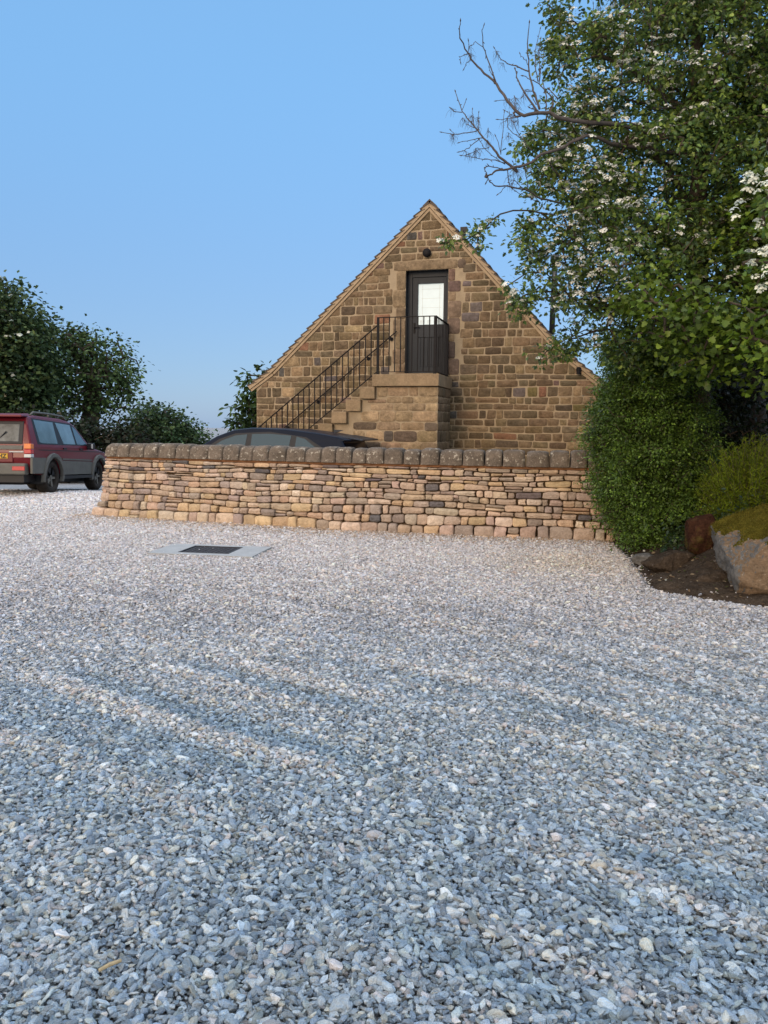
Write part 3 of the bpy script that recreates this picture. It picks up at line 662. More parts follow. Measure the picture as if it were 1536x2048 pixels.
rail('top_rail', (RR, -RF + .025, RT_ - .006), (RR, -.07, RT_ - .006), .045); rail('bottom_rail', (RR, -RF + .025, RB), (RR, -.07, RB), .032)
for k in range(1, 10): vbar('baluster', RL + (RR - RL) * k / 10, -RF, RB + .006, RT_ - .012, .018)
for k in range(1, 9): vbar('baluster', RR, -RF + (RF - .05) * k / 9, RB + .006, RT_ - .012, .014)
sx0, sx1 = RL - .02, -3.45; slp = .79
rail('top_rail', (sx0, -RF, 3.49), (sx1, -RF, 3.49 + (sx1 - sx0) * slp), .045, .014); rail('bottom_rail', (sx0, -RF, 2.60), (sx1, -RF, 2.60 + (sx1 - sx0) * slp), .032, .014)
k = 1
while sx0 - .118 * k > sx1 + .03:
    X = sx0 - .118 * k; dz = (X - sx0) * slp; vbar('baluster', X, -RF, 2.605 + dz, 3.482 + dz, .018); k += 1
vbar('post', sx1, -RF, 0, 3.49 + (sx1 - sx0) * slp, .042)
hr = MB(); hz = lambda X: 3.02 + (X + 1.25) * .80
hr.tube([(-.62, -.085, hz(-.62)), (-3.3, -.085, hz(-3.3))], .013, 8)
for X in (-.75, -1.25, -2.39, -3.1): hr.tube([(X, -.0, hz(X) - .05), (X, -.085, hz(X) - .05), (X, -.085, hz(X))], .012, 6); hr.tube([(X, -.012, hz(X) - .05), (X, -.03, hz(X) - .05)], .04, 12)
hr.build('wall_handrail', M['iron'], st)

# ------------------------------------------------------------------ cars
def poly_faces(pts2):
    tri = tessellate_polygon([[Vector((p[0], p[1], 0)) for p in pts2]]); return [tuple(t_) for t_ in tri]
class Car:
    """local axes: x to the right, y forward (0 = rear bumper), z up"""
    def __init__(s, name, hw, belt, tumble, loc, rz, pitch=0):
        s.o = empty(name, loc, rz); s.o.rotation_euler = (pitch, 0, rz); s.hw = hw; s.belt = belt; s.tb = tumble
    def X(s, z, y=None): return s.hw - max(0, z - s.belt) * s.tb - max(0, .5 - z) * .12
    def panel(s, name, poly, mt, par=None, off=.004, thick=.02, both=True, bevel=0):
        for sg in ((1, -1) if both else (1,)):
            b_ = MB(); n_ = len(poly); vs = [(sg * (s.X(p[1]) + off), p[0], p[1]) for p in poly] + [(sg * (s.X(p[1]) + off - thick), p[0], p[1]) for p in poly]
            tr = poly_faces(poly); tr = [t_ if sg > 0 else t_[::-1] for t_ in tr]
            b_.add(vs, tr + [tuple(i + n_ for i in t_[::-1]) for t_ in tr] + [(i, i + n_, (i + 1) % n_ + n_, (i + 1) % n_) for i in range(n_)])
            o = b_.build(name, mt, par or s.o, bevel=bevel)
        return o
    def shell(s, low, up, mt, inset=lambda y: 0):
        """low: side outline below the belt incl. wheel arches; up: greenhouse outline, both as (y,z), counter-clockwise"""
        b_ = MB()
        for poly in (low, up):
            n_ = len(poly); tr = poly_faces(poly)
            L_ = [(-(s.X(z) - inset(y_)), y_, z) for (y_, z) in poly]; Rr = [((s.X(z) - inset(y_)), y_, z) for (y_, z) in poly]
            b_.add(L_ + Rr, tr[:] + [tuple(i + n_ for i in t_) for t_ in tr] + [(i, (i + 1) % n_, (i + 1) % n_ + n_, i + n_) for i in range(n_)])
        me = b_.mesh('body'); bm = bmesh.new(); bm.from_mesh(me); bmesh.ops.remove_doubles(bm, verts=bm.verts[:], dist=1e-4)
        bmesh.ops.recalc_face_normals(bm, faces=bm.faces[:]); bm.to_mesh(me); bm.free()
        o = link('body', me, mt, s.o); bv = o.modifiers.new('bevel', 'BEVEL'); bv.width = .035; bv.segments = 3; bv.limit_method = 'ANGLE'; bv.angle_limit = R(28)
        for p in me.polygons: p.use_smooth = False
        return o
    def wheel(s, y, r, wdt, side, mt_rim, spokes=5):
        w_ = empty('wheel', (side * (s.hw - wdt / 2 - .01), y, r)); w_.parent = s.o
        t_ = MB(); n_ = 28; prof = [(-wdt / 2 + .03, r * .6), (-wdt / 2, r * .72), (-wdt / 2, r * .9), (-wdt / 2 + .03, r), (wdt / 2 - .03, r), (wdt / 2, r * .9), (wdt / 2, r * .72), (wdt / 2 - .03, r * .6)]
        vs = [(px, pr * math.cos(2 * math.pi * i / n_), pr * math.sin(2 * math.pi * i / n_)) for i in range(n_) for (px, pr) in prof]; m_ = len(prof)
        t_.add(vs, [(i * m_ + j, ((i + 1) % n_) * m_ + j, ((i + 1) % n_) * m_ + (j + 1) % m_, i * m_ + (j + 1) % m_) for i in range(n_) for j in range(m_)])
        t_.build('tyre', M['tyre'], w_, smooth=True)
        q = MB(); xo = side * (wdt / 2 - .045)
        q.tube([(xo - side * .12, 0, 0), (xo - side * .03, 0, 0)], [r * .6, r * .62], 24, cap=False); q.tube([(xo - side * .09, 0, 0), (xo - side * .08, 0, 0)], [r * .55, r * .5], 20)
        q.tube([(xo - side * .03, 0, 0), (xo + side * .012, 0, 0)], [.06, .05], 12)
        for k in range(spokes):
            g = 2 * math.pi * k / spokes; c_, s_ = math.cos(g), math.sin(g); wv = .045
            pts = [(0, wv), (0, -wv), (r * .6, -wv * .8), (r * .6, wv * .8)]
            vs = [(xo - side * .03 + side * dx, a_ * c_ - b2 * s_, a_ * s_ + b2 * c_) for dx in (0, .03) for (a_, b2) in pts]
            q.add(vs, [(0, 1, 2, 3), (7, 6, 5, 4), (0, 4, 5, 1), (1, 5, 6, 2), (2, 6, 7, 3), (3, 7, 4, 0)])
        q.build('rim', mt_rim, w_)
        return w_
def arch(yc, r, z0, n=9):                      # points of a wheel arch, from rear to front, along the bottom edge
    th0 = math.asin(min(1, (z0 - .36) / r)) if z0 > .36 else -math.asin(min(1, (.36 - z0) / r))
    return [(yc - r * math.cos(th0 + (math.pi - 2 * th0) * i / n), .36 + r * math.sin(th0 + (math.pi - 2 * th0) * i / n)) for i in range(n + 1)]

suv = Car('sport_utility_vehicle', .885, 1.02, .26, (-8.25, 16.02, 0), 0, R(-2.6))
suv.o.location.z = .02
tag(suv.o, 'dark red off-road estate car with grey lower body and roof rails seen from behind', 'car')
low = [(.10, .52)] + arch(1.05, .46, .42) + arch(3.78, .46, .42) + [(4.52, .45), (4.56, .70), (4.48, .88), (4.2, .98), (3.45, 1.06), (3.3, 1.08), (.02, 1.02), (.0, .8), (.04, .62)]
up = [(.02, 1.02), (3.3, 1.08), (2.62, 1.58), (2.40, 1.66), (1.9, 1.71), (.55, 1.71), (.20, 1.66), (.12, 1.5)]
suv.shell(low, up, M['suv_red'])
# arch() goes rear->front clockwise over the wheel; lower cladding in grey-beige
g1 = [(.0, .46), (.62, .46), (.60, .60), (.66, .72), (.64, .80), (.34, .80), (.0, .80)]
suv.panel('rear_bumper_corner', g1, M['suv_grey'], off=.03, thick=.06, bevel=.012)
suv.panel('door_cladding', [(1.52, .42), (3.30, .42), (3.30, .72), (1.52, .74)], M['suv_grey'], off=.022, thick=.04, bevel=.01)
def flare(yc):
    o_, i_ = [], []
    for k in range(13):
        g = R(-12 + 204 * k / 12); o_.append((yc - .535 * math.cos(g), .38 + .525 * math.sin(g))); i_.append((yc - .44 * math.cos(g), .36 + .44 * math.sin(g)))
    return o_ + i_[::-1]
for yc in (1.05, 3.78): suv.panel('wheel_arch_flare', flare(yc), M['suv_grey'], off=.055, thick=.08, bevel=.015)
suv.panel('rub_strip', [(1.5, .765), (3.28, .745), (3.28, .775), (1.5, .795)], M['suv_grey'], off=.03, thick=.03)
suv.panel('waist_line', [(.35, .955), (4.1, .965), (4.1, .985), (.35, .975)], M['trim'], off=.003, thick=.01)
bp = MB(); bp.box((-.80, -.10, .44), (.80, .08, .68)); suv_b = bp.build('rear_bumper', M['suv_grey'], suv.o, bevel=.03, seg=3)
for sg in (-1, 1): MB().box((sg * .66 - .13, -.112, .53), (sg * .66 + .13, -.095, .615)).build('bumper_reflector', M['lamp_red'], suv_b, bevel=.006)
MB().box((-.72, .0, .28), (.72, .5, .44)).build('rear_valance', M['trim'], suv.o)
MB().box((-.55, .3, .22), (.55, 4.3, .42)).build('chassis', M['trim'], suv.o, bevel=.04)
for y0 in (.57, 3.30): MB().box((-.83, y0, .38), (.83, y0 + .96, .87)).build('wheel_arch_liner', M['trim'], suv.o)
suv.panel('sill_step', [(1.55, .33), (3.28, .33), (3.28, .40), (1.55, .40)], M['trim'], off=.05, thick=.12)
for sg in (-1, 1):
    mf = MB(); mf.box((sg * .74 - .13, .56, .24), (sg * .74 + .13, .575, .55)); mf.build('mud_flap', M['trim'], suv.o)
    tl = MB()
    def tlq(z0, z1, mb_=None):
        b_ = MB(); xx0 = suv.X(z0) - .13; b_.box((min(sg * (suv.X(z0) - .14), sg * (suv.X(z0) + .012)), -.035, z0), (max(sg * (suv.X(z0) - .14), sg * (suv.X(z0) + .012)), .10, z1)); return b_
    tlamp = tlq(.88, .975).build('tail_lamp', M['lamp_red'], suv.o, bevel=.012)
    tlq(.98, 1.09).build('indicator_lens', M['lamp_orange'], tlamp, bevel=.012); tlq(.80, .872).build('reversing_lens', M['lamp_white'], tlamp, bevel=.012)
    rr = MB(); rr.tube([(sg * .66, .45, 1.70), (sg * .66, .6, 1.775), (sg * .66, 1.4, 1.79), (sg * .66, 2.1, 1.775), (sg * .66, 2.3, 1.70)], .022, 8)
    rr.tube([(sg * .66, 1.35, 1.70), (sg * .66, 1.35, 1.78)], .02, 6); rr.build('roof_rail', M['suv_grey'], suv.o, smooth=True)
    mr = MB(); mr.box((min(sg * .87, sg * 1.05), 3.02, 1.02), (max(sg * .87, sg * 1.05), 3.12, 1.18)); mr.build('door_mirror', M['trim'], suv.o, bevel=.03, seg=3)
    mg = MB(); mg.box((min(sg * .99, sg * 1.035), 3.012, 1.05), (max(sg * .99, sg * 1.035), 3.02, 1.155)); mg.build('mirror_glass', M['lamp_white'], suv.o)
    for yc in (1.05, 3.78): suv.wheel(yc, .37, .26, sg, M['alloy'])
suv.panel('window_frame', [(.34, 1.085), (3.12, 1.115), (2.58, 1.54), (2.36, 1.62), (.36, 1.64)], M['trim'], off=.002, thick=.01)
suv.panel('rear_side_window', [(.46, 1.14), (.58, 1.115), (1.36, 1.12), (1.38, 1.60), (.44, 1.61)], M['glass_pale'], off=.006, thick=.01)
suv.panel('rear_door_window', [(1.68, 1.125), (2.36, 1.13), (2.32, 1.585), (1.52, 1.60)], M['glass_pale'], off=.006, thick=.01)
suv.panel('front_door_window', [(2.46, 1.13), (3.06, 1.135), (2.60, 1.50), (2.42, 1.57)], M['glass'], off=.006, thick=.01)
for (y0, y1) in ((1.44, 1.452), (2.40, 2.412)): suv.panel('door_gap', [(y0, .45), (y1, .45), (y1, 1.09), (y0, 1.09)], M['trim'], off=.0015, thick=.006)
for y0 in (1.6, 2.55): suv.panel('door_handle', [(y0, 1.0), (y0 + .17, 1.0), (y0 + .17, 1.035), (y0, 1.035)], M['trim'], off=.02, thick=.02)
# tailgate
def backq(name, x0, x1, z0, z1, mt, dy, par=None, bevel=.01):
    def yb(z): return .02 + (z - 1.02) * .2083 if z > 1.02 else 0.01
    b_ = MB(); b_.add([(x0, yb(z0) - dy, z0), (x1, yb(z0) - dy, z0), (x1 - .0, yb(z1) - dy, z1), (x0, yb(z1) - dy, z1), (x0, yb(z0) + .03, z0), (x1, yb(z0) + .03, z0), (x1, yb(z1) + .03, z1), (x0, yb(z1) + .03, z1)],
        [(0, 1, 2, 3), (5, 4, 7, 6), (1, 5, 6, 2), (4, 0, 3, 7), (3, 2, 6, 7), (4, 5, 1, 0)]); return b_.build(name, mt, par or suv.o, bevel=bevel)
rwf = backq('rear_window', -.69, .69, 1.08, 1.56, M['trim'], .012)
backq('pane', -.61, .61, 1.13, 1.50, M['rear_glass'], .018, rwf)
backq('number_plate_panel', -.70, .70, .965, 1.05, M['suv_grey'], .02); backq('tailgate_strip', .42, .73, .905, .93, M['lamp_white'], .02); backq('tailgate_recess', -.42, .50, .70, .90, M['suv_red'], .02)
pl = backq('number_plate', -.12, .40, .775, .885, M['plate'], .032, None, .003)
fc = bpy.data.curves.new('plate_text', 'FONT'); fc.body = 'HZ'; fc.size = .125; fc.align_x = 'RIGHT'; fc.extrude = .001; fc.offset = .003
to = bpy.data.objects.new('plate_characters', fc); sc.collection.objects.link(to); to.parent = pl; to.location = (.375, -.026, .787); to.rotation_euler = (R(90), 0, 0); fc.materials.append(M['trim'])
MB().tube([(.1, .06, 1.09), (.35, .04, 1.34)], .012, 6).build('rear_wiper', M['trim'], suv.o)
sp_ = MB(); sp_.add([(-.72, -.04, 1.64), (.72, -.04, 1.64), (.72, .34, 1.70), (-.72, .34, 1.70), (-.70, -.03, 1.69), (.70, -.03, 1.69), (.68, .34, 1.735), (-.68, .34, 1.735)],
    [(3, 2, 1, 0), (4, 5, 6, 7), (0, 1, 5, 4), (1, 2, 6, 5), (2, 3, 7, 6), (3, 0, 4, 7)]); sp_.build('roof_spoiler', M['suv_red'], suv.o, bevel=.015)

def hatch(name, loc, rz, paint, label, pitch=0):
    c = Car(name, .89, .93, .34, loc, rz, pitch); tag(c.o, label, 'car')
    L_ = 4.35; f = lambda y_: L_ - y_                # given from the nose
    low = [(.08, .30)] + arch(.82, .37, .28) + arch(3.45, .37, .28) + [(L_ - .02, .30), (L_, .55), (L_ - .12, .72), (3.35, .90), (3.25, .94), (.12, .98), (.0, .80), (.0, .5)]
    up = [(.12, .98), (3.25, .94), (2.62, 1.33), (2.30, 1.45), (1.95, 1.49), (1.3, 1.475), (.7, 1.41), (.30, 1.345), (.06, 1.29), (.22, 1.26), (.16, 1.14)]
    c.shell(low, up, paint)
    fr = c.panel('window_frame', [(.42, 1.06), (3.0, .99), (2.55, 1.28), (2.25, 1.385), (1.6, 1.42), (.9, 1.33)], M['trim'], off=.002, thick=.01)
    c.panel('front_door_window', [(2.05, 1.03), (2.86, 1.01), (2.50, 1.25), (2.25, 1.345), (2.02, 1.37)], M['glass'], off=.006, thick=.01)
    c.panel('rear_door_window', [(1.22, 1.05), (1.93, 1.03), (1.93, 1.375), (1.6, 1.385), (1.18, 1.355)], M['glass'], off=.006, thick=.01)
    c.panel('quarter_window', [(.62, 1.09), (1.10, 1.06), (1.08, 1.34), (.92, 1.30)], M['glass'], off=.006, thick=.01)
    for sg in (-1, 1):
        for yc in (.82, 3.45): c.wheel(yc, .33, .22, sg, M['alloy'])
        MB().box((min(sg * .6, sg * .8), -.02, .78), (max(sg * .6, sg * .8), .10, .92)).build('tail_lamp', M['lamp_red'], c.o, bevel=.01)
        MB().box((min(sg * .55, sg * .82), L_ - .22, .62), (max(sg * .55, sg * .82), L_ - .02, .72)).build('headlamp', M['lamp_white'], c.o, bevel=.02)
        MB().box((min(sg * .86, sg * 1.04), 2.86, .95), (max(sg * .86, sg * 1.04), 2.97, 1.07)).build('door_mirror', M['trim'], c.o, bevel=.03)
    ws = MB(); ws.add([(-.70, 3.22, .965), (.70, 3.22, .965), (.60, 2.66, 1.315), (-.60, 2.66, 1.315), (-.70, 3.2, .94), (.70, 3.2, .94), (.6, 2.64, 1.29), (-.6, 2.64, 1.29)], [(3, 2, 1, 0), (4, 5, 6, 7), (0, 1, 5, 4), (1, 2, 6, 5), (2, 3, 7, 6), (3, 0, 4, 7)]); ws.build('windscreen', M['glass'], c.o)
    sp = MB(); sp.add([(-.62, -.10, 1.275), (.62, -.10, 1.275), (.66, .35, 1.345), (-.66, .35, 1.345), (-.60, -.09, 1.30), (.60, -.09, 1.30), (.64, .36, 1.37), (-.64, .36, 1.37)], [(3, 2, 1, 0), (4, 5, 6, 7), (0, 1, 5, 4), (1, 2, 6, 5), (2, 3, 7, 6), (3, 0, 4, 7)]); sp.build('roof_spoiler', M['trim'], c.o, bevel=.008)
    sf_ = MB(); sf_.add([(-.03, .60, 1.40), (.03, .60, 1.40), (.0, .42, 1.46), (.0, .62, 1.47)], [(0, 1, 2), (1, 3, 2), (3, 0, 2), (0, 3, 1)]); sf_.build('roof_aerial', M['trim'], c.o)
    return c
bc = hatch('black_car', (-.35, 14.25, 0), R(90) - FA + R(3), M['black_car'], 'black hatchback parked between the dry stone wall and the barn, only its roof showing')
hatch('white_car', (-13.75, 26.2, -.40), R(-97), M['white_car'], 'white car far back, glimpsed beyond the nose of the red vehicle', 0)
hatch('blue_car', (-12.2, 26, -.40), R(80), M['blue_car'], 'blue car far back, glimpsed under the red vehicle beside its rear wheel', 0)

# ------------------------------------------------------------------ vegetation
SH = {
 'haw': ([(0, 0), (.16, .08), (.30, .40), (.46, .20), (.62, .38), (.74, .17), (.88, .20), (1, 0), (.88, -.20), (.74, -.17), (.62, -.38), (.46, -.20), (.30, -.40), (.16, -.08)], [(0, 1, 2, 3, 4, 5, 6, 7), (0, 7, 8, 9, 10, 11, 12, 13)]),
 'oval': ([(0, 0), (.3, .24), (.7, .22), (1, 0), (.7, -.22), (.3, -.24)], [(0, 1, 2, 3), (0, 3, 4, 5)]),
 'maple': ([(0, 0), (.10, .30), (.0, .52), (.30, .42), (.42, .62), (.58, .30), (.74, .34), (1, 0), (.74, -.34), (.58, -.30), (.42, -.62), (.30, -.42), (.0, -.52), (.10, -.30)], [(0, 1, 2, 3, 4, 5, 6, 7), (0, 7, 8, 9, 10, 11, 12, 13)]),
 'far': ([(0, 0), (.35, .42), (1, .1), (.75, -.42)], [(0, 1, 2, 3)]),
 'blade': ([(0, .05), (.6, .06), (1, 0), (.6, -.06), (0, -.05)], [(0, 1, 2, 3, 4)]),
 'floret': ([(math.cos(i * 2.094) * .5 + .5, math.sin(i * 2.094) * .5) for i in range(3)][:0] + [(.5 + .5 * math.cos(i * 1.2566), .5 * math.sin(i * 1.2566)) for i in range(5)], [(0, 1, 2, 3, 4)]),
}
def unit(a): return a / np.maximum(np.linalg.norm(a, axis=1, keepdims=True), 1e-9)
def leaf_mesh(name, c, d, nrm, size, col, shape, fold=.25, curl=.12):
    P2, F = SH[shape]; P2 = np.array(P2); n = len(c); k = len(P2)
    d = unit(d); s = unit(np.cross(nrm, d)); m = np.cross(d, s)
    u, v = P2[:, 0], P2[:, 1]; zz = np.abs(v) * fold - curl * u * u
    V = c[:, None] + size[:, None, None] * (d[:, None] * u[None, :, None] + s[:, None] * v[None, :, None] + m[:, None] * zz[None, :, None])
    me = bpy.data.meshes.new(name); me.vertices.add(n * k); me.vertices.foreach_set('co', V.astype(np.float32).ravel())
    L_ = np.concatenate([np.array(f) for f in F]); cnt = np.array([len(f) for f in F]); tl = len(L_)
    me.loops.add(n * tl); me.loops.foreach_set('vertex_index', (L_[None] + (np.arange(n) * k)[:, None]).ravel().astype(np.int32))
    st_ = np.concatenate([[0], np.cumsum(cnt)[:-1]]); me.polygons.add(n * len(F))
    me.polygons.foreach_set('loop_start', (st_[None] + (np.arange(n) * tl)[:, None]).ravel().astype(np.int32))
    me.attributes.new('Col', 'FLOAT_COLOR', 'POINT').data.foreach_set('color', np.repeat(np.concatenate([col, np.ones((n, 1))], 1), k, 0).astype(np.float32).ravel())
    me.update(calc_edges=True); me.validate(); return me
def pxell(u, v, Y, ru, rv, ry):               # a lump of crown, centre and radii in metres
    c = at(u, v, Y); return (c, np.array([ru * Y / FPX, ry, rv * Y / FPX]))
def fill(lumps, dens, shell=.5, nz=.3):
    out = []
    for c, r in lumps:
        n = max(3, int(dens * 4.19 * r[0] * r[1] * r[2])); d = unit(rng.normal(0, 1, (n, 3)))
        rad = np.where(rng.random(n) < shell, rng.uniform(.8, 1.0, n), rng.random(n) ** (1 / 3.))
        d = d * rad[:, None] * (1 + nz * np.array([mnoise.noise(Vector(q * 2.6) + Vector(c)) for q in d]))[:, None]
        out.append(c + d * r)
    return np.concatenate(out)
class Skel:
    def __init__(s, trunk):
        s.p = [np.array(q, float) for q in trunk]; s.par = [-1] + list(range(len(trunk) - 1)); s.ch = [list(range(len(trunk)))]; s.tip = []
    def limb(s, pts, at_=None):                # explicit limb, joined to the nearest node
        P_ = np.array(s.p); j = int(np.argmin(((P_ - pts[0]) ** 2).sum(1))) if at_ is None else at_
        ch = [j]
        for q in pts: s.p.append(np.array(q, float)); s.par.append(ch[-1]); ch.append(len(s.p) - 1)
        s.ch.append(ch); return ch
    def grow(s, tg, step=.3, wob=.06, up=.25):
        tg = np.array(tg); P_ = np.array(s.p); base = np.min(((tg[:, None] - P_[None]) ** 2).sum(2), 1); A = np.zeros((len(tg) * 12 + len(P_) + 50, 3)); n = len(P_); A[:n] = P_
        for i in np.argsort(base):
            q = tg[i]; df = A[:n] - q; dd = np.sqrt((df ** 2).sum(1)) + np.maximum(0, df[:, 2]) * up; j = int(np.argmin(dd)); L_ = np.linalg.norm(q - A[j]); k = int(np.clip(L_ / step, 1, 8)) + 1; ch = [j]
            mid = rng.normal(0, wob, 3) * L_; mid[2] += .10 * L_
            for m_ in range(1, k + 1):
                t = m_ / k; x_ = A[j] * (1 - t) + q * t + mid * math.sin(math.pi * t) + rng.normal(0, .012, 3) * (m_ < k)
                if n >= len(A) - 1: break
                A[n] = x_; s.p.append(x_); s.par.append(ch[-1]); ch.append(n); n += 1
            s.ch.append(ch); s.tip.append((ch[-1], ch[-2]))
    def tubes(s, r_base, r_tip, expo=.5, minr=0, n=5, cap_len=None):
        N_ = len(s.p); w_ = np.zeros(N_); kids = np.zeros(N_, int)
        for i in range(N_):
            if s.par[i] >= 0: kids[s.par[i]] += 1
        w_[kids == 0] = 1
        for i in range(N_ - 1, -1, -1):
            if s.par[i] >= 0: w_[s.par[i]] += w_[i]
        r = r_tip + (r_base - r_tip) * (w_ / w_.max()) ** expo; s.r = r; mb = MB()
        for ch in s.ch:
            if max(r[i] for i in ch[1:]) < minr: continue
            rr_ = [r[i] for i in ch]; 
            if len(rr_) > 1: rr_[0] = min(rr_[0], rr_[1] * 1.25)
            mb.tube([s.p[i] for i in ch], rr_, n if rr_[1] < .06 else 10, cap=False)
        return mb
def spray_leaves(tips, per, spread, size, pal, flat=.6, upn=.9, cvar=.18, light=0., along=None):
    """clusters of leaves round the twig ends; returns arrays for leaf_mesh"""
    n = len(tips); per_ = np.maximum(2, rng.poisson(per, n)); idx = np.repeat(np.arange(n), per_); m = len(idx)
    off = rng.normal(0, 1, (m, 3)) * spread; off[:, 2] *= flat; c = tips[idx] + off
    d = unit(off + rng.normal(0, .55, (m, 3)) * spread); d[:, 2] -= .25; nn_ = rng.normal(0, .5, (m, 3)); nn_[:, 2] += upn
    nn_ += off / (spread + 1e-6) * .25
    pal = np.array(pal); cc = pal[rng.integers(0, len(pal), m)]; cl = np.exp(rng.normal(0, cvar, n))[idx]; col = cc * (cl * np.exp(rng.normal(0, .16, m)))[:, None]
    return c, d, nn_, rng.uniform(.7, 1.25, m) * size, np.clip(col, .004, .9)
def tree(name, label, cat, trunk, lumps, dens, per, spread, leaf, pal, shape='haw', r0=.15, rt=.004, bark='bark', group=None, shell=.5, step=.3, minr=.0, limbs=(), late=(), nz=.3, lmat='leaf', keep=None, extra=None, fold=.25, cvar=.18):
    o = empty(name, tuple(trunk[0])); tag(o, label, cat, group); o0 = np.array(trunk[0], float)
    sk = Skel([np.array(q, float) for q in trunk])
    for l in limbs: sk.limb([np.array(q, float) for q in l])
    tg = fill(lumps, dens, shell, nz)
    if keep is not None: tg = tg[keep(tg)]
    sk.grow(tg, step=step)
    for l in late: sk.limb([np.array(q, float) for q in l])
    mb = sk.tubes(r0, rt, minr=minr, expo=.6 if lmat == 'farleaf' else .5); mb.v = [tuple(np.array(q) - o0) for q in mb.v]; mb.build('trunk', M[bark], o, smooth=True)
    c, d, nn_, s_, col = spray_leaves(tg - o0, per, spread, leaf, pal, cvar=cvar)
    if extra is not None:
        e_ = extra(o0); c, d, nn_, s_, col = [np.concatenate([a_, b_]) for a_, b_ in zip((c, d, nn_, s_, col), e_)]
    link('crown', leaf_mesh('crown', c, d, nn_, s_, col, shape, fold=fold), M[lmat], o)
    return o, sk, tg
def blossoms(o, o0, pts, nper, dome, fl, name='blossom', cream=.0):
    n = len(pts); idx = np.repeat(np.arange(n), np.maximum(3, rng.poisson(nper, n))); m = len(idx)
    a = rng.uniform(0, 6.28, m); r_ = np.sqrt(rng.random(m)) * dome; tilt = unit(np.stack([rng.normal(-.1, .35, n), rng.normal(-.45, .35, n), np.ones(n)], 1))[idx]
    e1 = unit(np.cross(tilt, np.array([[0, 1, .1]]))); e2 = np.cross(tilt, e1); z = (1 - (r_ / dome) ** 2) * dome * .45 + rng.uniform(-.003, .003, m)
    c = pts[idx] - o0 + e1 * (r_ * np.cos(a))[:, None] + e2 * (r_ * np.sin(a))[:, None] + tilt * z[:, None]
    nn_ = unit(tilt + (e1 * np.cos(a)[:, None] + e2 * np.sin(a)[:, None]) * (r_ / dome)[:, None] * .8 + rng.normal(0, .2, (m, 3)))
    d = np.cross(nn_, rng.normal(0, 1, (m, 3))); br = rng.uniform(.72, 1.05, (m, 1)) * np.exp(rng.normal(0, .12, n))[idx][:, None]
    col = np.array([[.84, .84, .74 - cream]]) * br
    c = c - unit(d) * fl * .5
    link(name, leaf_mesh(name, c, d, nn_, np.full(m, fl) * rng.uniform(.8, 1.2, m), np.clip(col, 0, .9), 'floret', fold=.3, curl=0), M['blossom'], o)
HAW = [(.075, .130, .032), (.100, .165, .036), (.135, .200, .040), (.058, .100, .036), (.175, .235, .042), (.080, .125, .050), (.20, .25, .055)]
# terrain bank on the right
grid_mesh('soil_bank', np.arange(2.2, 14, .06), np.arange(5.3, 16, .06), bank, M['soil'], 'structure')

# dead leaves on the soil
n = 1500; x = rng.uniform(2.5, 4.6, n); y = rng.uniform(6.3, 10, n); k = soil_d(x, y) > .03; x, y = x[k], y[k]; n = len(x)
lt = leaf_mesh('leaf_litter', np.stack([x, y, bank(x, y) + .012], 1), rng.normal(0, 1, (n, 3)) * [1, 1, .3], rng.normal(0, .35, (n, 3)) + [0, 0, 1], rng.uniform(.02, .05, n), np.array([(.13, .085, .045), (.09, .055, .03), (.20, .15, .09), (.06, .07, .02)])[rng.integers(0, 4, n)], 'oval')
tag(link('leaf_litter', lt, M['farleaf']), 'scattered dead leaves on the bare soil by the boulder', None, None, 'stuff')
sk_ = MB(); q0 = gnd(198, 1956); q1 = gnd(243, 1938); q0[2] = .022; q1[2] = .026; sk_.tube([q0, (q0 + q1) / 2 + [0, .002, .002], q1], [.005, .006, .0045], 7); sk_.v = [tuple(np.array(q) - q0) for q in sk_.v]
so = sk_.build('stick', mat('stick_wood', (.36, .29, .17), .9, noise=[(60, .7, 1.2)])); so.location = q0; tag(so, 'short pale brown stick lying on the gravel near the bottom left', 'stick')
# rocks
def rock(name, label, c, r, mt, seed, cuts_=9, extra=None, sub=4, rot=0, amp=.06):
    rs = random.Random(seed); bm = bmesh.new(); bmesh.ops.create_icosphere(bm, subdivisions=sub, radius=1)
    planes = [(Vector((rs.gauss(0, 1), rs.gauss(0, 1), rs.gauss(0, .8))).normalized(), rs.uniform(.62, .9)) for _ in range(cuts_)] + list(extra or [])
    for v_ in bm.verts:
        p = v_.co.copy()
        for (nv, dd) in planes:
            t_ = p.dot(nv)
            if t_ > dd: p -= nv * (t_ - dd) * .93
        p += p.normalized() * (mnoise.fractal(p * 2.2 + Vector((seed, 0, 0)), .6, 2.1, 5) * amp)
        v_.co = Vector((p.x * r[0], p.y * r[1], p.z * r[2]))
    me = bpy.data.meshes.new(name); bm.to_mesh(me); bm.free(); me.polygons.foreach_set('use_smooth', [True] * len(me.polygons))
    o = link(name, me, mt); o.location = c; o.rotation_euler = (0, 0, rot); tag(o, label, 'rock'); return o
bo = rock('boulder', 'large boulder with grey flank and moss on top beside the gravel at the right edge', (3.86, 7.12, .24), (.98, .72, .70), [M['boulder'], M['boulder_grey'], M['moss']], 12, 3,
          extra=[(Vector((-.92, -.36, .22)).normalized(), .82), (Vector((-.12, -.97, .22)).normalized(), .60), (Vector((-.35, .1, .93)).normalized(), .82), (Vector((-.75, -.15, .65)).normalized(), .66)], sub=6, amp=.05)
for p in bo.data.polygons:
    nv = p.normal; c = p.center; e_ = mnoise.fractal(Vector(c) * 5, .6, 2.1, 4) * .14
    p.material_index = 2 if (c.z > .16 + e_ * .9 - .25 * c.x and nv.z > .12) else 1 if (nv.x < -.62 + e_ * .6 and nv.z < .8) else 0
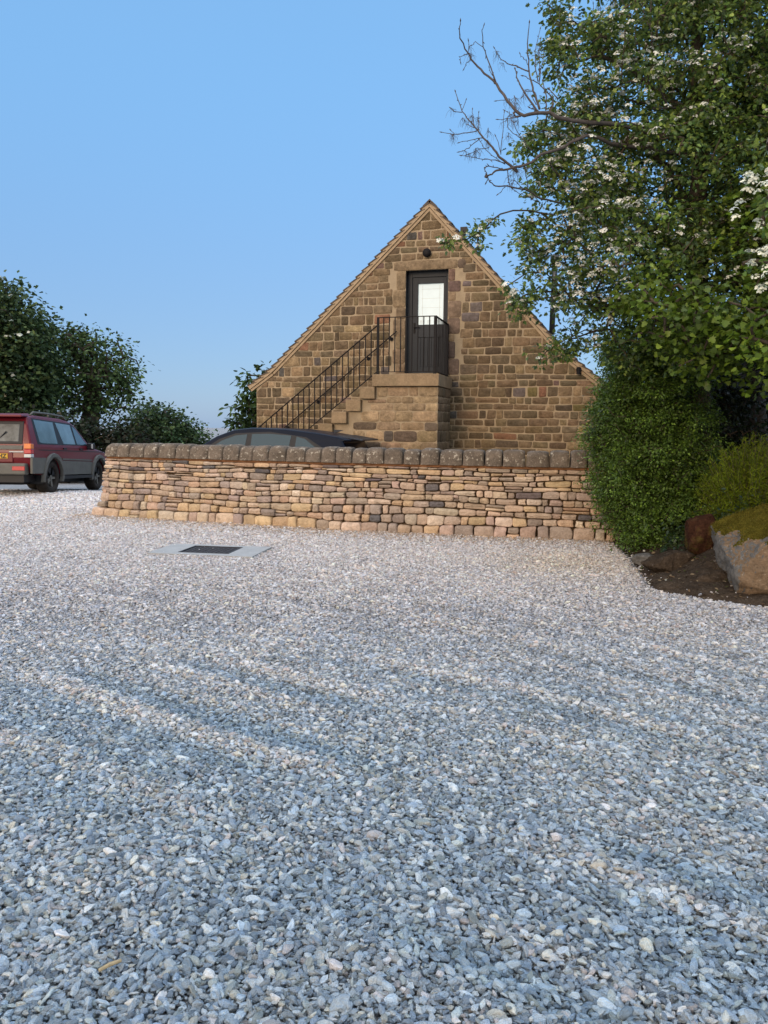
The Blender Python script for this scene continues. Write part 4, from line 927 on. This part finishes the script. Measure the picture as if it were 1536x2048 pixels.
# a skin of real moss tufts on the boulder top
mp = [(p.center.copy(), p.normal.copy()) for p in bo.data.polygons if p.material_index == 2]; k = min(len(mp), 14000); ii = rng.choice(len(mp), k, replace=False)
mc = np.array([mp[i][0] for i in ii]); mn = np.array([mp[i][1] for i in ii]); md = unit(mn + rng.normal(0, .6, mc.shape)); mcol = np.array([[.12, .105, .012], [.085, .085, .012], [.16, .12, .02]])[rng.integers(0, 3, k)] * rng.uniform(.6, 1.3, (k, 1))
link('moss', leaf_mesh('moss', mc, md, rng.normal(0, 1, mc.shape), rng.uniform(.014, .03, k), mcol, 'blade', fold=0), M['farleaf'], bo)
rock('rock', 'rust-brown mossy rock standing between the shrub and the large boulder', (3.36, 8.05, .42), (.20, .17, .24), M['rust_rock'], 5, 5, sub=5)
rock('rock', 'low weathered rock lying at the foot of the shrub, left of the rust-brown rock', (3.02, 7.95, .14), (.30, .22, .13), M['soil'], 9, 7, sub=5)
rock('rock', 'small flat grey stone half sunk in the soil beside the shrub', (2.92, 8.45, .08), (.16, .12, .075), M['boulder_grey'], 15, 7, sub=4)
rock('rock', 'broad buried brown rock in front of the low weathered one', (3.18, 7.35, .03), (.36, .26, .17), M['soil'], 21, 6, sub=5)

# flowering hawthorn over the right of the yard
hl = [pxell(*q) for q in [(1330, 150, 9.6, 170, 140, 1.1), (1185, 130, 9.3, 85, 95, .7), (1450, 60, 9.9, 150, 170, 1.2), (1195, 330, 9.2, 110, 95, .8), (1150, 255, 9.1, 75, 60, .5), (1350, 380, 9.6, 165, 140, 1.2), (1155, 470, 9.0, 85, 65, .6),
     (1240, 520, 9.2, 130, 95, .9), (1120, 565, 9.0, 75, 55, .5), (1175, 640, 9.2, 75, 50, .5), (1400, 560, 9.7, 170, 120, 1.1), (1290, 670, 9.6, 120, 75, .9), (1480, 300, 10, 130, 160, 1.2), (1560, 500, 10.2, 110, 150, 1.2), (1660, 250, 10.2, 170, 300, 1.4), (1400, -180, 9.9, 300, 160, 1.3), (1095, 310, 9.0, 45, 45, .35), (1130, 380, 9.0, 60, 70, .45), (1065, 280, 8.9, 28, 22, .25), (1070, 480, 8.9, 38, 30, .3), (1085, 420, 8.9, 35, 40, .3), (1070, 575, 8.9, 45, 30, .3), (1040, 600, 8.8, 25, 18, .2), (1150, 70, 9.2, 50, 50, .4)]]
tb = at(1400, 1040, 10.3); tb[2] = .3
def brpts(lst, Y0, Y1): return [at(q[0], q[1], Y0 + (Y1 - Y0) * i / max(1, len(lst) - 1)) for i, q in enumerate(lst)]
arc = brpts([(1120, 455), (1081, 426), (1059, 421), (1026, 421), (1001, 428), (984, 440), (975, 451)], 9.1, 8.5)
arc2 = brpts([(975, 451), (960, 465), (955, 480), (957, 500)], 8.5, 8.45); arc3 = brpts([(960, 465), (935, 478), (912, 482), (880, 488)], 8.5, 8.35)
side = [brpts([(1130, 580), (1090, 545), (1055, 545), (1010, 575)], 9, 8.6), brpts([(1120, 590), (1075, 600), (1045, 608), (1020, 612)], 9, 8.7), brpts([(1110, 260), (1085, 262), (1060, 275), (1045, 298)], 9.1, 8.8),
        brpts([(1100, 330), (1085, 350), (1075, 375), (1062, 400)], 9.1, 8.8), brpts([(1130, 480), (1095, 500), (1060, 505), (1035, 490)], 9, 8.7), brpts([(1170, 660), (1130, 680), (1095, 700), (1078, 722)], 9.2, 8.8),
        brpts([(1110, 430), (1085, 440), (1060, 448), (1046, 455)], 9, 8.7), brpts([(1200, 690), (1160, 700), (1125, 705)], 9.3, 9.0), brpts([(1150, 110), (1120, 85), (1098, 88)], 9.3, 9.0), brpts([(1150, 60), (1118, 30), (1095, 8)], 9.3, 9.0)]
def haw_extra(o0):
    pts = []
    def on(path, n, sp):
        P_ = np.array(path)
        for _ in range(n):
            t = rng.uniform(0, len(P_) - 1.001); i = int(t); pts.append(P_[i] + (P_[i + 1] - P_[i]) * (t - i) + rng.normal(0, sp, 3))
    on(arc2, 9, .03); on(arc3, 12, .02); on(arc[-3:], 5, .03)
    for s_ in side: on(s_[1:], 16, .05)
    return spray_leaves(np.array(pts) - o0, 10, .045, .052, HAW, cvar=.2)
haw, sk, tg = tree('hawthorn_tree', 'tall hawthorn covered in white blossom overhanging the right of the yard', 'tree', [tb, at(1402, 900, 10.2), at(1400, 700, 10.1), at(1396, 560, 10.0), at(1392, 430, 9.9), at(1405, 300, 9.8), at(1390, 150, 9.8), at(1400, 0, 9.8)],
    hl, 54, 40, .085, .056, HAW, r0=.13, rt=.0035, step=.22, extra=haw_extra, late=[arc, arc2, arc3] + side, limbs=[brpts([(1400, 700), (1330, 640), (1250, 610), (1190, 620)], 10.1, 9.3), brpts([(1405, 300), (1340, 200), (1260, 140), (1200, 110)], 9.8, 9.2), brpts([(1396, 560), (1330, 480), (1250, 420), (1170, 440)], 10, 9.2), brpts([(1392, 430), (1330, 330), (1250, 260), (1180, 240)], 9.9, 9.2)], cvar=.32)
uv = np.array([[768 + FPX * ((q - CP) @ RT) / ((q - CP) @ FW), 1024 - FPX * ((q - CP) @ UP) / ((q - CP) @ FW)] for q in tg])
cx = np.array([np.mean([l[0][i] for l in hl]) for i in range(3)])
fr = (tg[:, 1] < 9.55) | (uv[:, 0] < 1180)
wgt = (.12 + .9 * np.exp(-((uv[:, 0] - 1190) / 95) ** 2 - ((uv[:, 1] - 330) / 150) ** 2) + .5 * np.exp(-((uv[:, 0] - 1250) / 130) ** 2 - ((uv[:, 1] - 110) / 90) ** 2) + .45 * np.exp(-((uv[:, 0] - 1160) / 80) ** 2 - ((uv[:, 1] - 560) / 90) ** 2)) * (uv[:, 1] < 700)
sel = tg[fr & (rng.random(len(tg)) < wgt * 1.5)]
bp_ = np.concatenate([sel + rng.normal(0, .06, sel.shape) for _ in range(3)]); bp_[:, 2] += .045; bp_[:, 1] -= .05
ex_ = np.array([arc3[-1], arc3[2], arc3[1], arc2[1], arc2[2], arc2[-1], arc[-1]] + [s_[2] for s_ in side] + [s_[-1] for s_ in side[:6]]) + np.array([0, -.03, .03])
blossoms(haw, np.array(tb, float), np.concatenate([bp_, ex_]), 22, .042, .021)

# nearer hawthorn reaching in from outside the right of the view
nb = np.array([3.9, 4.6, 0.0]); nl = [pxell(*q) for q in [(1530, 400, 4.1, 60, 60, .18), (1535, 540, 4.1, 55, 45, .18), (1600, 460, 4.1, 70, 130, .3), (1640, 250, 4.1, 90, 170, .4), (1760, 350, 4.1, 150, 250, .5)]]
ntr, sk2, tg2 = tree('hawthorn_tree', 'nearer hawthorn branch with large creamy blossom clusters entering at the right edge', 'tree', [nb, (3.85, 4.6, .9), (3.75, 4.5, 1.7), (3.4, 4.3, 2.4), (2.9, 4.2, 2.9), (2.6, 4.15, 3.3)], nl, 150, 16, .05, .038, HAW, r0=.06, rt=.0025, step=.14)
bsel = np.concatenate([fill([nl[0]], 5200, .9), fill([nl[1]], 5200, .9)]); blossoms(ntr, nb, bsel[bsel[:, 1] < 4.12], 17, .026, .0145, cream=.06)

# ash tree with bare budding branches
Z = lambda l, s=4.518, ou=860, ov=30: [(ou + x_ / s, ov + y_ / s) for x_, y_ in l]
ash = [
 ([(1800, 1010), (1536, 975), (1350, 960), (1170, 930), (1080, 880), (990, 885), (850, 910), (780, 870), (700, 780), (600, 620), (570, 590), (460, 490), (370, 400), (350, 350), (270, 210), (265, 130), (275, 60)], .036, .004),
 ([(600, 620), (520, 400), (480, 290), (470, 150), (485, 100)], .010, .003), ([(480, 290), (410, 240), (385, 270)], .005, .003), ([(590, 600), (560, 540), (535, 480)], .006, .003), ([(720, 780), (720, 760), (705, 758), (605, 775)], .006, .003),
 ([(780, 870), (765, 820), (765, 740)], .006, .003), ([(350, 350), (270, 380), (275, 420)], .005, .003), ([(370, 400), (330, 430), (310, 480)], .005, .003), ([(350, 330), (348, 240)], .005, .003), ([(820, 915), (770, 920), (760, 890)], .012, .008), ([(800, 925), (720, 938), (620, 944)], .006, .003),
 ([(990, 885), (900, 770), (830, 660), (780, 560), (770, 490)], .016, .005), ([(990, 850), (950, 720), (920, 620), (895, 510), (880, 350), (885, 200), (897, 75)], .017, .004), ([(895, 510), (800, 470), (700, 440), (640, 400), (585, 305)], .010, .003),
 ([(1045, 860), (1055, 740), (1020, 600)], .011, .005), ([(975, 600), (950, 450), (950, 330), (995, 130)], .008, .003), ([(985, 600), (990, 480), (985, 350), (1000, 220)], .007, .003), ([(985, 620), (1010, 450), (1030, 350)], .006, .003),
 ([(1080, 880), (1115, 800), (1110, 750), (1060, 700), (985, 620), (900, 580), (845, 550)], .012, .004), ([(890, 460), (850, 400), (815, 355)], .005, .003), ([(1160, 760), (1080, 675)], .009, .006), ([(1175, 700), (1165, 620), (1145, 530)], .007, .003), ([(960, 810), (925, 745)], .007, .004), ([(920, 690), (870, 690), (830, 740)], .005, .003), ([(960, 880), (930, 850), (905, 840)], .006, .004),
 ([(1800, 1190), (1620, 1160), (1536, 1115), (1470, 1090), (1400, 1095), (1300, 1140), (1200, 1200), (1000, 1260), (920, 1330), (800, 1370), (700, 1395), (600, 1405), (560, 1440), (515, 1455)], .034, .010), ([(515, 1455), (490, 1380), (530, 1365), (640, 1390)], .006, .007),
 ([(790, 1420), (700, 1340), (600, 1240), (540, 1170), (480, 1110), (430, 1040), (350, 950), (290, 870), (230, 695)], .020, .004), ([(290, 880), (230, 875), (190, 845)], .006, .003), ([(290, 860), (325, 770)], .005, .003), ([(400, 1010), (385, 930), (383, 855)], .006, .003), ([(440, 1040), (440, 885)], .006, .003),
 ([(430, 1045), (330, 1065), (220, 1080), (110, 1060)], .007, .003), ([(220, 1080), (190, 1045)], .004, .003), ([(470, 1110), (370, 1130), (270, 1150)], .006, .003), ([(450, 1120), (370, 1180), (310, 1225), (270, 1235)], .006, .003), ([(540, 1190), (450, 1210), (340, 1260)], .005, .003),
 ([(680, 1340), (590, 1310), (480, 1305), (290, 1270)], .007, .003), ([(640, 1260), (660, 1050), (670, 885)], .006, .003), ([(640, 1250), (595, 1100)], .005, .003), ([(680, 1350), (560, 1270), (480, 1190), (445, 1130)], .005, .003), ([(400, 1020), (350, 995)], .005, .003), ([(515, 1110), (525, 1040)], .004, .003),
 ([(1300, 1730), (1100, 1680), (960, 1640), (880, 1580), (700, 1545), (590, 1545), (540, 1510), (515, 1455)], .016, .006), ([(700, 1400), (710, 1490), (730, 1560), (800, 1610), (850, 1630)], .007, .003), ([(860, 1380), (880, 1500), (885, 1580)], .006, .004), ([(680, 1555), (620, 1615)], .005, .003), ([(860, 1580), (800, 1530), (755, 1480), (740, 1550)], .005, .003), ([(525, 1460), (510, 1510)], .005, .004),
 ([(870, 1170), (830, 1110), (750, 1070), (700, 1010), (700, 950)], .006, .003), ([(930, 1240), (870, 1170), (840, 1120), (770, 1020), (730, 940), (720, 890), (680, 865)], .006, .003), ([(1000, 1700), (900, 1650)], .006, .004), ([(1180, 1480), (1120, 1400), (1085, 1340)], .010, .006),
 ([(1390, 1145), (1300, 1120), (1180, 1080), (1040, 1040)], .006, .004), ([(800, 1380), (910, 1380)], .005, .003), ([(775, 1330), (770, 1250)], .005, .003), ([(750, 1370), (750, 1330)], .005, .003)]
Z7 = lambda l: Z(l, 2.272, 860, 0)
top = [([(1080, 480), (1060, 440), (1040, 360), (1015, 230), (1000, 120), (1005, 0), (1010, -60)], .018, .006), ([(1000, 120), (975, 80), (960, 0), (955, -40)], .009, .005), ([(990, 100), (940, 80), (900, 50), (870, 0)], .007, .003), ([(960, 330), (940, 300), (932, 150), (935, 90)], .010, .005), ([(880, 110), (900, 200), (940, 300)], .006, .004),
       ([(1000, 100), (1030, 80), (1065, 40)], .005, .003), ([(620, 120), (590, 130), (555, 90), (540, 30)], .005, .003), ([(600, 150), (585, 100), (590, 60)], .004, .003), ([(800, 60), (775, 55), (770, 0)], .004, .003), ([(745, 70), (742, 20)], .004, .003), ([(870, 60), (842, 20), (840, -20)], .004, .003), ([(1350, 230), (1290, 215)], .01, .008), ([(1400, 490), (1290, 480), (1200, 490), (1090, 490), (1020, 492)], .030, .012)]
ab = at(1500, 1020, 10.9); ab[2] = .25; AE = empty('ash_tree', tuple(ab)); tag(AE, 'bare ash branches with budding twigs and dry seed tufts reaching left across the sky', 'tree')
am = MB(); tips = []
fork = at(1530, 330, 10.4)
am.tube([ab, at(1515, 900, 10.9), at(1500, 700, 10.8), at(1520, 500, 10.6), fork, at(1560, 180, 10.3), at(1570, -100, 10.3)], [.17, .16, .14, .13, .11, .08, .05], 10, cap=False)
def wig(pts3, r0_, r1_):
    out = []; n_ = len(pts3)
    for i in range(n_ - 1):
        for t in (0, .33, .66): out.append(pts3[i] * (1 - t) + pts3[i + 1] * t + (rng.normal(0, .004, 3) if t else 0))
    out.append(pts3[-1]); rr_ = [r0_ + (r1_ - r0_) * i / (len(out) - 1) for i in range(len(out))]; return out, rr_
for k, (l, r0_, r1_) in enumerate(ash + top):
    px_ = Z(l) if k < len(ash) else Z7(l)
    dep = lambda u_, v_: 8.55 + .9 * max(0, (u_ - 1050) / 330) + .22 * math.sin(v_ * .017 + u_ * .006)
    P3 = [at(u_, v_, dep(u_, v_)) for (u_, v_) in px_]; 
    if px_[0][0] > 1230 and k < len(ash): P3 = [np.array(fork)] + P3; 
    if k == len(ash) + len(top) - 1: P3 = [np.array(fork)] + P3
    o_, rr_ = wig(P3, r0_ * .72, r1_ * (.72 if r1_ > .005 else .9)); am.tube(o_, rr_, 6)
    for i in range(2, len(o_) - 1):             # nodes and buds
        if rr_[i] < .008 and rng.random() < .75:
            q = np.array(o_[i]); am.tube([q, q + rng.normal(0, .012, 3)], [rr_[i] * 1.5, .002], 4)
    q = np.array(o_[-1]); dq = unit((q - np.array(o_[-2]))[None])[0]
    am.tube([q, q + dq * .012, q + dq * .035], [r1_ * 1.2, r1_ * 2., .001], 5)
    if r1_ <= .0035: tips.append((q, dq))
am.v = [tuple(np.array(q) - ab) for q in am.v]; am.build('trunk', M['ash_bark'], AE, smooth=True)
tf = MB()
for (q, dq) in tips:
    if at(0, 0, 1) is None or rng.random() < .45: continue
    for _ in range(3):
        s0 = q - dq * rng.uniform(0, .22)
        for _ in range(7):
            e1 = s0 + np.array([rng.normal(0, .028), rng.normal(0, .028), -rng.uniform(.0, .05)]); e2 = e1 + np.array([rng.normal(0, .02), rng.normal(0, .02), -rng.uniform(.03, .07)]); tf.tube([s0, e1, e2], [.0016, .0014, .0008], 3, cap=False)
tf.v = [tuple(np.array(q) - ab) for q in tf.v]; tf.build('seed_tufts', M['ash_bark'], AE)

# sycamore with broad bright leaves
SYC = [(.065, .11, .015), (.085, .14, .016), (.12, .185, .02), (.055, .09, .016), (.15, .21, .024)]
sb = np.array([6.2, 9.2, .2]); sl_ = [pxell(*q) for q in [(1480, 650, 7.9, 130, 60, .7), (1350, 640, 8.3, 110, 60, .6), (1545, 730, 7.7, 80, 60, .6), (1420, 715, 8.2, 90, 45, .5), (1650, 640, 8, 150, 130, .9), (1600, 450, 8.6, 120, 120, .9), (1800, 500, 8.5, 200, 250, 1.2), (1290, 600, 8.6, 70, 45, .4)]]
tree('sycamore_tree', 'sycamore with broad bright green leaves hanging low at the right, below the blossom', 'tree', [sb, (6.2, 9.1, 1.4), (6.1, 8.9, 2.6), (5.9, 8.7, 3.8), (5.6, 8.5, 5.0)], sl_, 60, 30, .12, .060, SYC, shape='maple', r0=.13, rt=.004, fold=.12, cvar=.3)

# broad clipped-looking shrub at the end of the dry stone wall
SHR = [(.080, .140, .022), (.100, .170, .024), (.060, .105, .022), (.135, .21, .030), (.085, .13, .034)]
hb = at(1300, 1090, 10.0); hb[2] = .0
sh = [pxell(*q) for q in [(1298, 775, 10.3, 88, 90, .8), (1270, 880, 10.1, 85, 110, .8), (1345, 940, 10.0, 75, 95, .7), (1265, 990, 10.0, 68, 85, .7), (1330, 1030, 9.7, 80, 60, .6), (1278, 715, 10.4, 55, 45, .6), (1290, 1080, 9.4, 45, 25, .35), (1375, 860, 10.4, 45, 60, .5), (1225, 900, 10.2, 42, 130, .5), (1300, 820, 10.2, 90, 110, .7), (1340, 1060, 9.2, 55, 32, .3), (1385, 1030, 9.3, 50, 40, .4), (1235, 800, 10.1, 35, 40, .35), (1340, 880, 9.8, 60, 60, .4), (1240, 960, 9.8, 45, 50, .35), (1310, 960, 9.6, 50, 45, .35), (1395, 950, 9.9, 40, 60, .4), (1300, 690, 10.2, 70, 40, .5)]]
tree('shrub', 'dense dark green small-leaved shrub swallowing the right end of the dry stone wall', 'shrub', [hb, at(1295, 1000, 10.1), at(1290, 900, 10.2), at(1285, 800, 10.3)], sh, 300, 46, .065, .036, SHR, shape='oval', r0=.05, rt=.002, shell=.8, step=.2, cvar=.38, nz=.75)
def shoots(o0):
    pts = []
    for c_, r_ in sh:
        for _ in range(22):
            d_ = unit(rng.normal(0, 1, (1, 3)) + [0, -.3, .35])[0]; L_ = rng.uniform(.08, .30); b0 = c_ + d_ * r_ * .95
            for t in np.linspace(0, 1, 9): pts.append(b0 + d_ * L_ * t + np.array([0, 0, -.08 * t * t]) + rng.normal(0, .008, 3))
    return spray_leaves(np.array(pts) - o0, 4, .018, .042, SHR, cvar=.25)
e_ = shoots(hb); so_ = [q for q in sc.objects if q.name == 'shrub'][0]
link('shoots', leaf_mesh('shoots', *e_, 'oval'), M['leaf'], so_)
gl = [pxell(*q) for q in [(1335, 1065, 9.1, 45, 35, .4), (1300, 1090, 8.9, 30, 14, .2), (1380, 1020, 9.2, 40, 30, .4)]]
DK = [(.014, .022, .008), (.018, .028, .010), (.011, .017, .007)]  # shade under the canopy put into near-black leaf colours
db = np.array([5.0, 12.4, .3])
tree('shaded_evergreen', 'evergreen behind the golden conifer, the shade there put into its leaf colour', 'tree', [db, (5, 12.4, 1.5), (5, 12.4, 3)], [pxell(*q) for q in [(1420, 850, 12.2, 120, 130, .8), (1500, 900, 12.4, 130, 130, .8), (1600, 820, 12.3, 160, 180, 1.), (1450, 990, 12, 150, 70, .7), (1360, 760, 12, 80, 80, .6), (1410, 820, 10.6, 55, 110, .35), (1505, 800, 10.5, 75, 110, .35), (1400, 960, 10.6, 60, 70, .4)]], 110, 36, .12, .065, DK, shape='oval', r0=.12, shell=.4)

# golden conifer shrub: upswept feathery sprays
cb = at(1505, 1010, 8.9); cb[2] = .42; CE = empty('conifer_shrub', tuple(cb)); tag(CE, 'feathery golden green conifer shrub above the large boulder', 'shrub')
n = 900; ang = rng.uniform(0, 6.28, n); el = np.arccos(rng.uniform(0, 1, n) ** .8); R_ = np.stack([np.cos(ang) * np.sin(el), np.sin(ang) * np.sin(el), np.cos(el)], 1)
ends = R_ * np.array([.70, .58, 1.02]) * rng.uniform(.5, 1.0, (n, 1)) + np.array([0, 0, .06]); stm = MB(); Lc, Ld, Ln, Ls, Lcol = [], [], [], [], []
for e_ in ends:
    mid = e_ * .5 + np.array([0, 0, -.10]) + rng.normal(0, .03, 3); stm.tube([(0, 0, -.1), mid * .6, mid, e_], [.012, .006, .004, .002], 3, cap=False)
    g_ = rng.uniform(.6, 1.25)
    for t in np.linspace(.45, 1, 26):
        q = (1 - t) ** 2 * np.zeros(3) + 2 * t * (1 - t) * mid + t * t * e_
        for _ in range(3):
            Lc.append(q + rng.normal(0, .012, 3)); Ld.append(e_ / np.linalg.norm(e_) * .7 + rng.normal(0, .75, 3) + np.array([0, 0, .25])); Ln.append(rng.normal(0, 1, 3)); Ls.append(rng.uniform(.03, .065)); Lcol.append(np.array(random.choice([(.13, .18, .012), (.17, .215, .014), (.09, .135, .012)])) * g_)
stm.build('stem', M['bark'], CE); link('foliage', leaf_mesh('foliage', np.array(Lc), np.array(Ld), np.array(Ln), np.array(Ls), np.array(Lcol), 'blade'), M['farleaf'], CE)

# ivy and weeds along the bank
n = 26000; x = rng.uniform(2.5, 6.5, n); y = rng.uniform(7.2, 11.5, n)
d_ = soil_d(x, y); k = (d_ > .42 + .7 * (vnoise(x, y, 1.4, 44) - .5)) & ~((np.abs(x - 3.2) < .55) & (y < 8.25)) & ~(((x - 3.88) / 1.0) ** 2 + ((y - 7.12) / .78) ** 2 < 1)
x, y = x[k], y[k]; n = len(x); z = bank(x, y) + rng.gamma(2., .035, n) * (1 + vnoise(x, y, 2, 45) * 1.2)
iv = leaf_mesh('ground_cover', np.stack([x, y, z], 1), rng.normal(0, 1, (n, 3)) * [1, 1, .4], rng.normal(0, .4, (n, 3)) + [0, -.3, 1], rng.uniform(.03, .06, n), np.array([(.025, .05, .02), (.04, .065, .02), (.03, .055, .03), (.055, .075, .025)])[rng.integers(0, 4, n)] * rng.uniform(.7, 1.2, (n, 1)), 'oval')
tag(link('ground_cover', iv, M['leaf']), 'low ivy and weeds covering the bank behind the boulders', None, None, 'stuff')

# distant trees
FAR = [(.042, .074, .030), (.055, .090, .032), (.072, .108, .036), (.034, .058, .026), (.09, .12, .040)]
def ftree(name, label, base_uv, Y, lumps, dens, per, spread, leaf, pal=FAR, cat='tree', r0=.45, group='trees beyond the car park', shape='far', shell=.5, **kw):
    b = at(base_uv[0], base_uv[1], Y); b[2] = -.4; L_ = [pxell(*q) for q in lumps]; topc = max(L_, key=lambda q: q[0][2])[0]; cen = np.mean([q[0] for q in L_], 0)
    tr = [b, b * .7 + np.array([cen[0], cen[1], 0]) * .3 + [0, 0, 1.2], np.array([cen[0], cen[1], cen[2] * .6]), cen, topc]
    return tree(name, label, cat, tr, L_, dens, per, spread, leaf, pal, shape=shape, r0=r0, rt=.011, step=1.2, group=group, shell=shell, lmat='farleaf', cvar=.3, nz=.18, **kw)
ct, _, ctg = ftree('chestnut_tree', 'huge dark horse chestnut with pale flower candles at the left edge', (-20, 960), 36, [(0, 645, 36, 75, 70, 3), (-30, 760, 36, 110, 110, 3.5), (30, 740, 35.5, 70, 75, 2.5), (10, 840, 35.5, 85, 60, 2.5), (-120, 680, 36, 110, 150, 4), (55, 690, 36, 35, 45, 1.5), (55, 810, 36, 45, 60, 2)], 3.8, 48, .40, .21)
cand = ctg[(rng.random(len(ctg)) < .16) & (ctg[:, 1] < 36)] + np.array([0, -.4, .3]); blossoms(ct, np.array(ct.location), cand, 7, .16, .13, 'flower_candles', .05)
ob, _, _ = ftree('ash_tree', 'round-headed tree with visible forked limbs standing beyond the red vehicle', (165, 960), 40, [(190, 740, 40, 80, 75, 2.6), (150, 710, 40, 60, 50, 2.2), (235, 790, 40, 42, 50, 1.5), (120, 770, 40, 50, 65, 2), (205, 690, 40, 35, 30, 1.2), (258, 780, 40, 22, 28, .8), (180, 800, 40, 60, 40, 1.8), (130, 680, 40, 35, 28, 1.2)], 2.0, 30, .34, .19, [(.06, .10, .034), (.08, .12, .036), (.10, .14, .04), (.05, .08, .03)], r0=.42)
ftree('bush', 'dense bushy tree with a pointed top between the round-headed tree and the wall', (320, 960), 46, [(320, 850, 46, 50, 38, 2), (312, 818, 46, 16, 22, .7), (345, 865, 46, 45, 35, 2), (285, 870, 46, 40, 35, 2)], 4.5, 34, .33, .2, r0=.2)
ftree('bush', 'low rounded bush tapering down to the black car', (385, 960), 46, [(375, 880, 46, 40, 25, 1.6), (402, 888, 46, 18, 16, 1), (350, 890, 46, 50, 25, 2), (440, 893, 46, 40, 16, 1.2)], 4.5, 34, .33, .2, r0=.15)
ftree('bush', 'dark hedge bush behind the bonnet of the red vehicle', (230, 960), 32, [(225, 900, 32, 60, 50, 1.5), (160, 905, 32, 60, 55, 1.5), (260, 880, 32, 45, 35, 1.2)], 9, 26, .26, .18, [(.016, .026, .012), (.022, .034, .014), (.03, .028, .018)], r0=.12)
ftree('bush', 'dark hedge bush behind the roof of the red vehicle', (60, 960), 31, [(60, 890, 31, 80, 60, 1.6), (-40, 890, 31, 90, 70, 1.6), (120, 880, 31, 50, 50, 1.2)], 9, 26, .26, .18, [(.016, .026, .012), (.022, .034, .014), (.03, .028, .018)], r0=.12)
ftree('chestnut_tree', 'young horse chestnut with drooping leaves against the left corner of the barn', (515, 940), 25, [(495, 840, 25, 30, 50, .7), (510, 790, 25, 26, 45, .7), (530, 755, 25, 16, 18, .5), (540, 830, 25, 40, 60, .9), (478, 838, 25, 16, 22, .5)], 14, 26, .17, .20, [(.035, .065, .018), (.05, .085, .022), (.03, .055, .02)], group=None, shape='oval', r0=.12)
